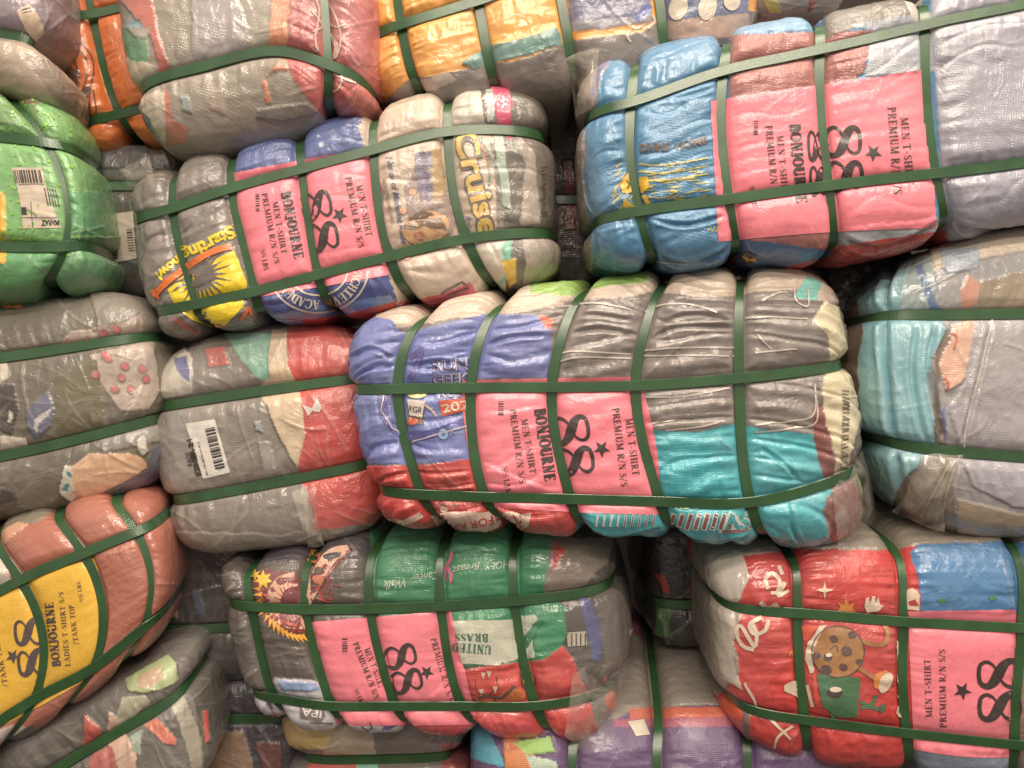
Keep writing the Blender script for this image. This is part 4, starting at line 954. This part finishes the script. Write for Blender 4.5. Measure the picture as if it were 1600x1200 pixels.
# ---------------- G  rags bale
G_ = Bale('clothing_bale', 'grey and red bale left of centre with a white RAGS barcode tag', GO,
 [(n_, [(232, 554), (226, 640), (248, 786), (268, 880)]),
  (n_, [(400, 506), (400, 612), (410, 758), (430, 864)]),
  (n_, [(600, 512), (606, 586), (622, 715), (620, 832)])],
 (126, 116, 108), Y=.06, D=.42, back=(-.05, 1, .03), seed=17, film=60, ang=-.12, milk=.16, crease=.45, gv=.6, A=.02, folds=.0, patches=[
  ((206, 198, 184), [(240, 540), (285, 540), (300, 560), (300, 615), (240, 625)]),
  ((90, 100, 160), [(272, 560), (290, 556), (298, 598), (288, 592), (276, 578)]),
  ((196, 84, 74), [(322, 545), (350, 540), (358, 570), (325, 575)]),
  ((126, 176, 156), [(350, 520), (425, 520), (420, 560), (425, 600), (400, 590), (375, 560)]),
  ((214, 190, 158), [(425, 515), (448, 512), (450, 560), (470, 620), (478, 680), (466, 735), (440, 690), (420, 640), (402, 610), (420, 590), (418, 560)]),
  ((204, 58, 52), [(448, 510), (640, 490), (640, 860), (485, 850), (490, 800), (470, 755), (466, 720), (478, 680), (470, 620), (452, 575)]),
  ((176, 164, 152), [(455, 770), (480, 760), (484, 830), (500, 850), (480, 855)]),
  ((132, 124, 118), [(290, 640), (298, 660), (296, 700), (300, 745), (285, 770), (240, 780), (240, 640)]),
  ((150, 158, 160), [(398, 660), (408, 658), (412, 676), (400, 672)]),
  ((150, 142, 136), [(405, 690), (425, 690), (430, 750), (412, 745)]),
  ((150, 140, 130), [(270, 830), (440, 835), (600, 815), (600, 890), (270, 890)])])
d = Decals(); d.poly([(472, 632), (488, 638), (496, 622), (502, 636), (500, 644), (488, 642), (482, 650)], (222, 210, 204), .4)
G_.decals('shirt_print', d)
sh = G_.sheet('barcode_tag', [(290, 662), (336, 655), (360, 738), (318, 748)], (228, 222, 214), bow=(0, 0, 0, 0))
t = Decals(); random.seed(21); p0 = np.array([321., 671.]); p1 = np.array([338., 737.]); f = 0
while f < 1:
    w = random.choice((1.2, 2, 3)); q = p0+(p1-p0)*f; t.ribbon([q, q+np.array([15, -3.6])], w, (40, 34, 32)); f += (w+random.choice((1.3, 2.2)))/68
t.sans('KENBR-24', (315, 742), (300, 684), 8, (40, 34, 32), 0, .05); t.sans('RAGS', (302, 727), (298, 706), 8, (50, 44, 42), 0, .01); t.sans('MIX 1100 LIMITED KG 48 13', (326, 742), (312, 690), 3, (60, 52, 50), 0, .01)
G_.decals('barcode', t, .0019, sh)

# ---------------- H  left grey bale
H = Bale('clothing_bale', 'dark bale on the left edge under the green one, peach cloth in its lowest row', GO,
 [(n_, [(-240, 500), (-240, 590), (-235, 760), (-230, 850)]),
  (n_, [(60, 462), (60, 551), (70, 699), (80, 806)]),
  (n_, [(258, 446), (262, 522), (268, 652), (270, 770)])],
 (106, 98, 84), Y=.03, D=.42, back=(-.1, 1, 0), seed=19, film=50, ang=-.1, milk=.09, crease=.35, gv=.55, A=.02, patches=[
  ((130, 122, 112), [(135, 440), (270, 440), (270, 530), (150, 540), (150, 500)]),
  ((170, 150, 138), [(98, 530), (110, 518), (150, 512), (190, 505), (220, 490), (225, 530), (160, 545), (100, 548)]),
  ((182, 164, 152), [(140, 555), (240, 530), (250, 610), (235, 640), (190, 642), (165, 610), (150, 590)]),
  ((100, 92, 62), [(85, 590), (150, 560), (160, 610), (160, 680), (90, 690)]),
  ((104, 106, 132), [(40, 640), (75, 612), (86, 640), (80, 665), (55, 690), (45, 670)]),
  ((200, 196, 190), [(52, 668), (55, 655), (80, 636), (76, 650), (60, 662), (58, 678)]),
  ((200, 190, 174), [(0, 560), (12, 565), (14, 590), (0, 600)]), ((210, 200, 184), [(0, 680), (40, 684), (44, 700), (0, 706)]), ((50, 42, 42), [(0, 600), (22, 600), (30, 640), (20, 680), (0, 670)]),
  ((196, 188, 172), [(14, 640), (20, 645), (20, 655), (14, 660)]),
  ((134, 128, 122), [(155, 680), (250, 665), (250, 690), (160, 706)]),
  ((226, 182, 146), [(110, 730), (140, 708), (200, 708), (222, 716), (230, 730), (210, 745), (180, 760), (150, 775), (118, 780)]),
  ((206, 206, 190), [(100, 728), (110, 728), (118, 780), (112, 786), (92, 770)]),
  ((50, 140, 150), [(104, 736), (111, 738), (110, 748), (104, 744)]), ((50, 140, 150), [(100, 758), (109, 755), (104, 768), (97, 766)]),
  ((92, 90, 112), [(180, 762), (230, 735), (236, 700), (270, 690), (270, 750), (180, 782)]),
  ((206, 200, 184), [(216, 684), (228, 682), (232, 705), (222, 714), (216, 704)]),
  ((54, 48, 48), [(0, 760), (20, 766), (30, 790), (0, 800)])])
d = Decals(); random.seed(6); PK = (206, 104, 108)
for (x, y) in ((108, 536), (136, 532), (162, 520), (182, 514), (170, 560), (195, 572), (222, 576), (190, 590), (180, 608), (205, 608), (228, 592), (165, 555), (150, 585)):
    d.ell(x, y, 7.5, 6.5, (160, 120, 112), .3, random.uniform(0, 90)); d.ell(x, y, 5, 4.2, PK, .9, random.uniform(0, 90))
d.part()
for x in (12, 28): d.ell(x, 480, 8, 3, (226, 130, 70), .4)
H.decals('shirt_print', d)

# ---------------- I  green bale
I_ = Bale('clothing_bale', 'bright green bale on the left edge with a white address tag', GO,
 [(n_, [(-260, 100), (-260, 190), (-260, 375), (-255, 480)]),
  (s_, [(18, 128), (74, 222), (103, 386), (84, 470)]),
  (n_, [(112, 130), (142, 235), (166, 385), (182, 462)])],
 (122, 180, 108), Y=-.01, D=.42, back=(-.2, 1, .02), seed=23, ang=.1, milk=.07, weave=.5, rough=.32, patches=[
  ((100, 160, 110), [(100, 370), (220, 370), (220, 500), (90, 500)]), ((96, 164, 104), [(-100, 395), (95, 395), (95, 480), (-100, 480)]),
  ((112, 156, 92), [(-100, 130), (60, 150), (60, 200), (-100, 180)]),
  ((98, 168, 112), [(105, 300), (160, 300), (165, 370), (108, 368)]),
  ((226, 180, 60), [(-60, 300), (8, 300), (10, 412), (-60, 420)]), ((130, 112, 84), [(45, 150), (60, 158), (58, 165), (30, 160)])])
d = Decals(); random.seed(9)
for i in range(170):
    x = random.gauss(50, 45); y = random.choice((random.gauss(215, 30), random.gauss(320, 35), random.gauss(370, 12), random.gauss(180, 20)))
    if x > 150 or x < -10: continue
    r = random.uniform(1.2, 3.4); d.ell(x, y, r, r*.8, random.choice([(150, 206, 74), (160, 200, 90), (128, 192, 70)]), .2, random.uniform(0, 90), 7)
I_.decals('shirt_print', d)
sh = I_.sheet('address_tag', [(18, 262), (66, 262), (96, 356), (36, 357)], (214, 198, 180), bow=(0, -3, 0, 4))
t = Decals(); random.seed(2); x = 22
while x < 64:
    w = random.choice((1.2, 1.8, 2.8)); t.ribbon([(x, 266), (x+4, 286)], w, (44, 38, 36)); x += w+random.choice((1.2, 2))
t.sans('MARAZ', (92, 344), (66, 344), 9, (44, 38, 36), 0, .03); t.ribbon([(30, 288), (70, 288)], .9, (60, 52, 50)); t.ribbon([(36, 340), (92, 340)], .9, (60, 52, 50)); t.ribbon([(49, 315), (52, 357)], .9, (60, 52, 50))
for i in range(5): t.ribbon([(70+i*4, 294), (76+i*4, 322)], 1.6, (60, 52, 50))
t.poly([(34, 324), (42, 324), (43, 336), (35, 336)], (50, 44, 42)); t.sans('TEXTILE', (60, 336), (44, 326), 4, (70, 60, 58), 0, 0)
I_.decals('tag_text', t, .0019, sh)

# ---------------- J  right turquoise bale
J = Bale('clothing_bale', 'pale turquoise and grey bale on the right edge in loose clear film', GO,
 [(n_, [(1384, 402), (1338, 492), (1352, 690), (1392, 818)]),
  (n_, [(1480, 372), (1440, 492), (1450, 702), (1490, 840)]),
  (n_, [(1640, 338), (1640, 490), (1640, 718), (1640, 846)]),
  (s_, [(1740, 325), (1740, 490), (1740, 728), (1740, 850)]),
  (n_, [(1900, 310), (1900, 488), (1900, 735), (1900, 855)])],
 (150, 148, 152), Y=.0, D=.42, back=(.15, 1, 0), grooves=[([(1404, 402), (1386, 446), (1382, 492), (1386, 580), (1396, 680), (1412, 770)], .008, 5), ([(1432, 505), (1424, 570), (1432, 640), (1448, 700)], .005, 4), ([(1462, 505), (1450, 570), (1462, 640), (1478, 695)], .006, 4), ([(1436, 806), (1462, 765), (1488, 718)], .006, 4), ([(1470, 822), (1478, 775), (1496, 722)], .006, 4), ([(1500, 705), (1520, 620), (1546, 510)], .004, 3)], seed=25, film=60, ang=.0, milk=.14, crease=.5, gv=.5, A=.02, patches=[
  ((128, 184, 196), [(1320, 380), (1425, 390), (1420, 440), (1405, 485), (1470, 495), (1480, 520), (1455, 560), (1450, 600), (1460, 650), (1475, 690), (1440, 712), (1425, 760), (1410, 790), (1320, 800)]),
  ((206, 190, 168), [(1450, 380), (1700, 330), (1700, 370), (1560, 400), (1460, 420)]),
  ((150, 170, 172), [(1425, 395), (1455, 400), (1465, 450), (1450, 485), (1405, 485)]), ((78, 112, 160), [(1428, 415), (1440, 412), (1462, 470), (1475, 486), (1455, 486), (1440, 445)]),
  ((160, 172, 190), [(1465, 390), (1530, 385), (1530, 420), (1480, 430)]),
  ((206, 134, 112), [(1512, 430), (1530, 440), (1528, 475), (1505, 485), (1500, 455)]),
  ((140, 122, 96), [(1530, 440), (1700, 400), (1700, 486), (1528, 484)]),
  ((104, 90, 78), [(1460, 560), (1480, 510), (1486, 520), (1468, 600), (1472, 680), (1480, 700), (1460, 690)]),
  ((222, 172, 148), [(1480, 540), (1492, 505), (1520, 500), (1522, 560), (1500, 600), (1478, 610), (1466, 570)]),
  ((158, 154, 162), [(1525, 500), (1720, 495), (1720, 700), (1500, 698), (1480, 640), (1505, 600)]),
  ((90, 98, 160), [(1472, 640), (1478, 630), (1478, 690), (1474, 680)]),
  ((112, 98, 84), [(1395, 780), (1420, 740), (1460, 712), (1480, 715), (1490, 760), (1495, 832), (1400, 840)]),
  ((154, 152, 166), [(1500, 712), (1720, 715), (1720, 800), (1580, 790), (1520, 760)]),
  ((160, 140, 116), [(1496, 780), (1580, 800), (1720, 810), (1720, 880), (1496, 850)]),
  ((110, 84, 80), [(1310, 470), (1338, 470), (1350, 520), (1340, 560), (1345, 700), (1310, 700)])])
d = Decals()
for q in ([(1400, 410), (1384, 440), (1380, 486)], [(1392, 505), (1388, 580), (1394, 660), (1402, 690)], [(1430, 505), (1424, 560), (1432, 640), (1446, 690)]): pass
0 and d.ribbon(cur([(1460, 745), (1475, 720), (1488, 712)]), 4, (190, 176, 158), .3); d.ribbon(cur([(1440, 808), (1462, 765), (1485, 722)]), 5, (184, 170, 152), .3); d.ribbon(cur([(1472, 822), (1478, 780), (1492, 730)]), 4, (184, 170, 152), .3)  # pale lines drawn along folds of the film, next line too
d.ribbon(cur([(1505, 705), (1515, 640), (1530, 590), (1544, 530), (1550, 500)]), 3, (206, 196, 186), .3)
for q in ([(1484, 520), (1495, 526), (1490, 545)], [(1476, 590), (1482, 600), (1478, 612)]): d.ribbon(cur(q, 8), 3, (206, 90, 80), .5)
J.decals('shirt_print', d)

# ---------------- K  top left grey and red bale
K = Bale('clothing_bale', 'top grey bale in clear film with a red corner and white scrollwork print', GO,
 [(n_, [(160, -230), (164, -90), (196, 150), (214, 244)]),
  (n_, [(300, -240), (300, -105), (300, 110), (320, 240)]),
  (n_, [(430, -245), (430, -110), (442, 82), (446, 218)]),
  (s_, [(500, -235), (502, -95), (514, 102), (518, 196)]),
  (n_, [(590, -225), (590, -80), (596, 140), (596, 186)])],
 (150, 138, 124), Y=-.02, D=.42, back=(.0, 1, .0), seed=27, film=60, ang=-.2, milk=.18, crease=.6, gv=.5, A=.02, patches=[
  ((200, 104, 88), [(170, -20), (235, -20), (250, 60), (265, 110), (250, 120), (238, 60), (200, 10)]),
  ((206, 190, 168), [(160, 20), (175, 60), (180, 80), (235, 100), (245, 118), (210, 148), (180, 120)]),
  ((96, 150, 108), [(178, 60), (195, 40), (230, 60), (232, 98), (205, 95), (190, 80)]), ((120, 150, 160), [(198, 30), (222, 32), (225, 44), (198, 44)]),
  ((172, 166, 150), [(200, 42), (235, 42), (232, 60), (215, 62)]),
  ((204, 186, 164), [(200, 160), (250, 140), (262, 180), (258, 230), (240, 200), (215, 175)]),
  ((84, 88, 120), [(202, 162), (215, 170), (235, 185), (238, 205), (225, 200), (208, 195)]),
  ((206, 110, 84), [(258, 138), (266, 150), (270, 185), (295, 200), (290, 222), (262, 228), (258, 190)]),
  ((140, 154, 150), [(282, 150), (295, 148), (300, 178), (284, 172)]),
  ((160, 148, 150), [(300, -20), (360, -20), (380, 20), (390, 84), (300, 100)]), ((170, 150, 138), [(330, 140), (350, 140), (352, 180), (330, 170)]),
  ((222, 134, 84), [(425, -40), (455, -40), (448, 76), (420, 78)]),
  ((206, 120, 86), [(415, 118), (440, 92), (450, 110), (428, 112)]), ((216, 130, 90), [(408, 125), (414, 125), (425, 160), (416, 162)]),
  ((184, 60, 66), [(455, -40), (640, -40), (640, 120), (448, 84)]), ((196, 76, 74), [(445, 92), (640, 110), (640, 230), (500, 180), (470, 140), (452, 110)]),
  ((116, 108, 102), [(400, 170), (480, 160), (500, 178), (440, 190), (400, 185)])])
d = Decals(); WS = (216, 186, 176)
for q in ([(505, -5), (520, 15), (532, 50), (530, 80), (515, 98)], [(492, -5), (498, 20), (492, 60), (496, 80), (484, 70)], [(520, 60), (528, 85), (518, 92), (508, 80)], [(505, 30), (525, 42), (540, 38)], [(486, 15), (502, 40), (488, 50)],
          [(490, 100), (510, 112), (555, 130)], [(520, 110), (534, 120), (530, 138), (518, 145), (514, 152)]): d.ribbon(cur(q), 2.6, WS, .4)
d.ribbon(cur([(514, 50), (526, 70), (524, 88)]), 6, WS, .4)
K.decals('shirt_print', d)

# ---------------- L  orange bale behind
L_ = Bale('clothing_bale', 'orange wrapped bale behind the top grey one with a faint black bug print', GO,
 [(n_, [(78, -160), (90, 40), (110, 206), (118, 262)]),
  (s_, [(120, -170), (140, 25), (180, 182), (214, 240)]),
  (n_, [(330, -200), (340, -20), (350, 140), (355, 210)])],
 (224, 116, 46), Y=.13, D=.35, back=(-.1, 1, 0), seed=29, ang=-.2, milk=.05, weave=.5, A=.03, patches=[((110, 70, 50), [(98, 100), (125, 110), (122, 150), (110, 170), (98, 150)])])
d = Decals(); BK = (84, 50, 34)
d.ell(133, 146, 13, 7, BK, .5, -50)
for q in ([(102, 44), (122, 75), (136, 95), (134, 125), (130, 140)], [(112, 48), (140, 84), (146, 110), (140, 138)], [(124, 160), (110, 180), (102, 190)], [(140, 150), (140, 185), (122, 195)], [(146, 140), (150, 170), (148, 185)], [(108, 70), (126, 120)]): d.ribbon(cur(q), 2.2, BK, .5)
L_.decals('shirt_print', d)

# ---------------- M  mustard bale at the top
M = Bale('clothing_bale', 'mustard yellow bale at the top centre with teal and blue-grey shirts', GO,
 [(n_, [(528, -190), (540, -100), (562, 66), (572, 160)]),
  (s_, [(590, -200), (602, -110), (622, 38), (655, 172)]),
  (s_, [(718, -220), (728, -140), (746, 4), (778, 168)]),
  (s_, [(850, -240), (858, -170), (870, -38), (902, 158)]),
  (s_, [(1010, -250), (1016, -190), (1022, -60), (1044, 140)]),
  (n_, [(1160, -260), (1170, -210), (1180, -90), (1196, 80)])],
 (236, 164, 60), Y=.03, D=.42, back=(.05, 1, .0), seed=31, ang=-.2, milk=.10, weave=.6, patches=[
  ((200, 110, 110), [(530, -20), (555, -10), (572, 70), (560, 100), (575, 140), (565, 150), (540, 100)]),
  ((210, 190, 170), [(568, 130), (600, 145), (590, 170), (570, 165)]),
  ((120, 110, 106), [(590, 168), (640, 122), (680, 118), (740, 105), (800, 96), (910, 60), (1000, 50), (1040, 30), (1250, 10), (1250, 200), (590, 220)]),
  ((190, 172, 160), [(655, 125), (700, 112), (715, 125), (680, 140), (655, 140)]),
  ((96, 140, 134), [(720, 100), (760, 72), (800, 64), (870, 42), (880, 70), (800, 92), (740, 108)]),
  ((112, 114, 146), [(888, -60), (1016, -60), (1018, 20), (990, 28), (890, 36)]), ((150, 148, 160), [(884, 34), (990, 25), (1018, 20), (1015, 35), (940, 46), (888, 50)]),
  ((70, 92, 160), [(988, 30), (1016, 4), (1020, 12), (998, 34)]),
  ((78, 92, 130), [(1036, -60), (1170, -60), (1170, 26), (1036, 36)]), ((172, 140, 124), [(1036, 32), (1170, 20), (1170, 60), (1036, 60)])])
d = Decals()
for cx in (1060, 1105): d.ell(cx, 12, 14, 20, (214, 200, 180), .4, 15)
d.ell(1143, 2, 13, 15, (214, 200, 180), .4)
d.part('loose_thread')
for q in ([(1018, 24), (1022, 34), (1012, 44)], [(985, 46), (980, 56), (986, 66)], [(1010, 36), (996, 44), (988, 42)]): d.ribbon(cur(q, 8), 4, (206, 194, 178), .5)
M.decals('shirt_print', d)

# ---------------- N  top left corner bale
N_ = Bale('clothing_bale', 'muted purple and beige bale in the top left corner with a crumpled tag', GO,
 [(n_, [(-220, -160), (-220, 40), (-220, 150)]), (n_, [(0, -170), (0, 50), (0, 146)]), (n_, [(96, -120), (108, 78), (132, 196)])],
 (140, 124, 138), Y=-.02, D=.4, back=(-.2, 1, .0), seed=33, film=30, ang=.3, milk=.12, gv=.9, A=.032, patches=[
  ((178, 158, 138), [(-100, 62), (60, 64), (110, 90), (140, 150), (130, 220), (-100, 220)]), ((150, 132, 118), [(30, 80), (80, 95), (125, 150), (118, 190), (80, 150)])])
sh = N_.sheet('crumpled_tag', [(27, 16), (44, 6), (69, 52), (56, 64)], (214, 192, 168), bow=(0, 5, 0, -4))
t = Decals(); t.ribbon([(34, 16), (48, 12)], 1.6, (90, 80, 76)); t.ribbon([(36, 20), (50, 17)], 1.2, (90, 80, 76)); N_.decals('tag_text', t, .0019, sh)

# ---------------- P  bottom left multicolour bale
P_ = Bale('clothing_bale', 'multicoloured bale under the brown one at bottom left, one slanting strap', GO,
 [(n_, [(-60, 1170), (20, 1240), (90, 1370)]), (n_, [(150, 1066), (172, 1150), (210, 1300)]), (n_, [(300, 1002), (318, 1064), (346, 1220)])],
 (92, 88, 82), Y=.03, D=.4, back=(-.1, 1, .1), seed=35, film=60, ang=-.5, milk=.15, crease=.5, gv=.6, A=.02, patches=[
  ((166, 186, 124), [(195, 1060), (262, 1022), (280, 1040), (278, 1065), (255, 1078), (225, 1085), (200, 1080)]), ((206, 170, 140), [(215, 1055), (250, 1040), (256, 1060), (232, 1078), (214, 1076)]),
  ((178, 176, 150), [(190, 1090), (225, 1088), (235, 1095), (210, 1120), (175, 1140)]), ((90, 78, 78), [(275, 1025), (310, 1025), (305, 1060), (285, 1075), (278, 1060)]),
  ((196, 70, 62), [(132, 1115), (158, 1140), (150, 1160), (130, 1165)]), ((216, 180, 156), [(168, 1112), (180, 1120), (200, 1150), (214, 1180), (214, 1220), (190, 1210), (168, 1160)]),
  ((220, 110, 80), [(225, 1132), (245, 1122), (276, 1155), (276, 1165), (255, 1160)]), ((168, 160, 142), [(262, 1090), (285, 1085), (315, 1150), (318, 1200), (300, 1200), (280, 1130)]),
  ((206, 66, 50), [(316, 1112), (324, 1110), (328, 1160), (320, 1160)]), ((190, 90, 84), [(140, 1180), (175, 1165), (190, 1220), (140, 1230)]), ((74, 66, 62), [(250, 1115), (270, 1110), (285, 1150), (275, 1150)]), ((150, 170, 150), [(205, 1150), (222, 1140), (220, 1180), (208, 1175)])])

# ---------------- R  bottom centre, pale yellow and grey
R_ = Bale('clothing_bale', 'pale yellow and grey bale at the bottom centre under the dragon print bale', GO,
 [(n_, [(432, 1060), (440, 1178), (448, 1330)]), (n_, [(580, 1058), (580, 1188), (580, 1330)]), (n_, [(738, 1050), (742, 1172), (744, 1330)])],
 (104, 96, 90), Y=.12, D=.36, seed=37, film=40, ang=-.05, milk=.13, crease=.5, gv=.85, A=.03, patches=[
  ((206, 174, 110), [(430, 1120), (530, 1125), (540, 1150), (510, 1172), (460, 1170), (430, 1150)]), ((170, 152, 128), [(530, 1130), (580, 1130), (590, 1190), (500, 1184)]),
  ((196, 60, 54), [(480, 1190), (560, 1192), (560, 1240), (480, 1240)]), ((120, 190, 160), [(556, 1194), (590, 1194), (600, 1240), (560, 1240)]), ((150, 40, 44), [(690, 1160), (745, 1160), (745, 1260), (690, 1260)])])

# ---------------- S  bottom purple bale
S_ = Bale('clothing_bale', 'purple bale at the bottom right of centre with grey top and a small white tag', GO,
 [(n_, [(722, 1128), (722, 1390)]), (s_, [(893, 1120), (893, 1400)]), (s_, [(1024, 1116), (1018, 1400)]), (s_, [(1162, 1116), (1155, 1400)]), (n_, [(1330, 1116), (1330, 1400)])],
 (96, 66, 116), Y=.06, D=.5, back=(.10, 1, .22), seed=39, film=25, ang=0, milk=.08, weave=2.2, gv=.5, A=.02, a=5, patches=[
  ((150, 140, 130), [(700, 900), (1250, 900), (1250, 1104), (1110, 1102), (1000, 1106), (960, 1124), (700, 1126)]), ((206, 96, 70), [(985, 1106), (1250, 1102), (1250, 1116), (985, 1124)]), ((170, 84, 110), [(960, 1124), (1250, 1116), (1250, 1134), (960, 1136)]),
  ((80, 170, 196), [(722, 1130), (760, 1130), (790, 1200), (722, 1180)]), ((206, 120, 60), [(785, 1140), (830, 1165), (850, 1240), (790, 1240)]), ((150, 196, 100), [(800, 1160), (860, 1150), (866, 1175), (825, 1178)]), ((190, 210, 190), [(822, 1178), (870, 1190), (880, 1240), (840, 1240)])])
sh = S_.sheet('small_tag', [(981, 1128), (1006, 1124), (1015, 1148), (994, 1150)], (206, 196, 176))

# ---------------- bales seen only in the gaps; U, V, W colours include gap shade
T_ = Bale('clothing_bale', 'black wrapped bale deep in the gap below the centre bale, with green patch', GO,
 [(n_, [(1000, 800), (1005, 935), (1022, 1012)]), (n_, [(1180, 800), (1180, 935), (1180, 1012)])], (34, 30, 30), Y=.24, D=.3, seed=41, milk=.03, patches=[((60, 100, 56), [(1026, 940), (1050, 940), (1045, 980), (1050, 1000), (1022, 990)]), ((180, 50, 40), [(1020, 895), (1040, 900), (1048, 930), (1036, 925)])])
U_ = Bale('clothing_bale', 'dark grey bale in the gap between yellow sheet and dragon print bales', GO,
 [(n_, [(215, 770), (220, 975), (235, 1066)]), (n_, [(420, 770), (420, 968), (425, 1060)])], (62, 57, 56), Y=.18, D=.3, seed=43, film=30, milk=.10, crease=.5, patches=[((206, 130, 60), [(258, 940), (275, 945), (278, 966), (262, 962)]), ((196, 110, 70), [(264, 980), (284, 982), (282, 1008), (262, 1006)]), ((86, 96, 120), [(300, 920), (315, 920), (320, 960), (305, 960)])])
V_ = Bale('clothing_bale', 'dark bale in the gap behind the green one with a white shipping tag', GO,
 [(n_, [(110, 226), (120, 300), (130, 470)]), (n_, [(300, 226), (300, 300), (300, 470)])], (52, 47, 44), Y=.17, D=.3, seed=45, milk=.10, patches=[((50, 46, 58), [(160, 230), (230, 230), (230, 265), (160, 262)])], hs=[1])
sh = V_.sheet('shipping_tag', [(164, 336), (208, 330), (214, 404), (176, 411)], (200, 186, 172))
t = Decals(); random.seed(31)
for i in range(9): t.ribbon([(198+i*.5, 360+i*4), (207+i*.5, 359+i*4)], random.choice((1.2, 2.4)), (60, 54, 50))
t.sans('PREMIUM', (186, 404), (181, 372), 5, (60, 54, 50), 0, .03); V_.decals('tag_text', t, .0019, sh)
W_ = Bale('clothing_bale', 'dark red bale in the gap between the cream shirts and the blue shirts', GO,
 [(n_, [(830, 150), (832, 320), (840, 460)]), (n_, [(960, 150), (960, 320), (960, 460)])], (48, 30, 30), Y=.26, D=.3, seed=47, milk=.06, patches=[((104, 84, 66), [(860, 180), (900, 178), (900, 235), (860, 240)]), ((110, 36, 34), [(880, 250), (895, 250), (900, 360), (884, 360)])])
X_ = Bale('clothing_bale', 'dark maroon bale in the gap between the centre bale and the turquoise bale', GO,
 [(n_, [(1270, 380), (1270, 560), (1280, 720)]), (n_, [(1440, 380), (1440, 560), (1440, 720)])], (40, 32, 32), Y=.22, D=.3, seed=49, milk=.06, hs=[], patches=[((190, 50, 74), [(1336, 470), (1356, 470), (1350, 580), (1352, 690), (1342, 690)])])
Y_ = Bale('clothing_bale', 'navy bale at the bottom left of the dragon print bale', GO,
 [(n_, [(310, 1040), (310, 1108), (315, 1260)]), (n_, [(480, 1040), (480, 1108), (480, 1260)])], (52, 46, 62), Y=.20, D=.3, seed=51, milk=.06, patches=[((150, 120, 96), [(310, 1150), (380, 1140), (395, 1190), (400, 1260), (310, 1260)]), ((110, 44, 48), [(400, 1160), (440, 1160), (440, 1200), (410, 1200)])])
Z_ = Bale('clothing_bale', 'grey and yellow bale at the very top right of centre', GO,
 [(n_, [(1150, -140), (1150, -40), (1155, 32)]), (n_, [(1330, -140), (1330, -40), (1325, 22)])], (160, 148, 138), Y=.06, D=.35, seed=53, milk=.15, crease=.5, hs=[], patches=[((200, 180, 70), [(1190, -10), (1215, -10), (1220, 20), (1200, 22)]), ((170, 50, 56), [(1268, -20), (1280, -20), (1272, 14), (1262, 22)])])

# ---------------- loose ends of the wrapping film
film_flap(B, [(183, 262), (236, 246), (246, 300), (206, 312)], [.03, .03, .03, .04], 3)
film_flap(Dd, [(905, 1000), (992, 985), (944, 1196), (880, 1150)], [.06, .12, .08, .045], 11, .008)
film_flap(J, [(1430, 718), (1500, 712), (1480, 836), (1398, 806)], [.01, .0, .0, .05], 17)
film_flap(C, [(886, 92), (934, 80), (930, 170), (900, 186)], [.0, -.03, -.04, .0], 23, .008)
film_flap(A, [(1296, 770), (1352, 700), (1374, 800), (1310, 872)], [-.01, .05, .08, .0], 29, .008)
film_flap(G_, [(470, 770), (492, 760), (506, 852), (482, 858)], [.05, .05, .05, .05], 31, .006)
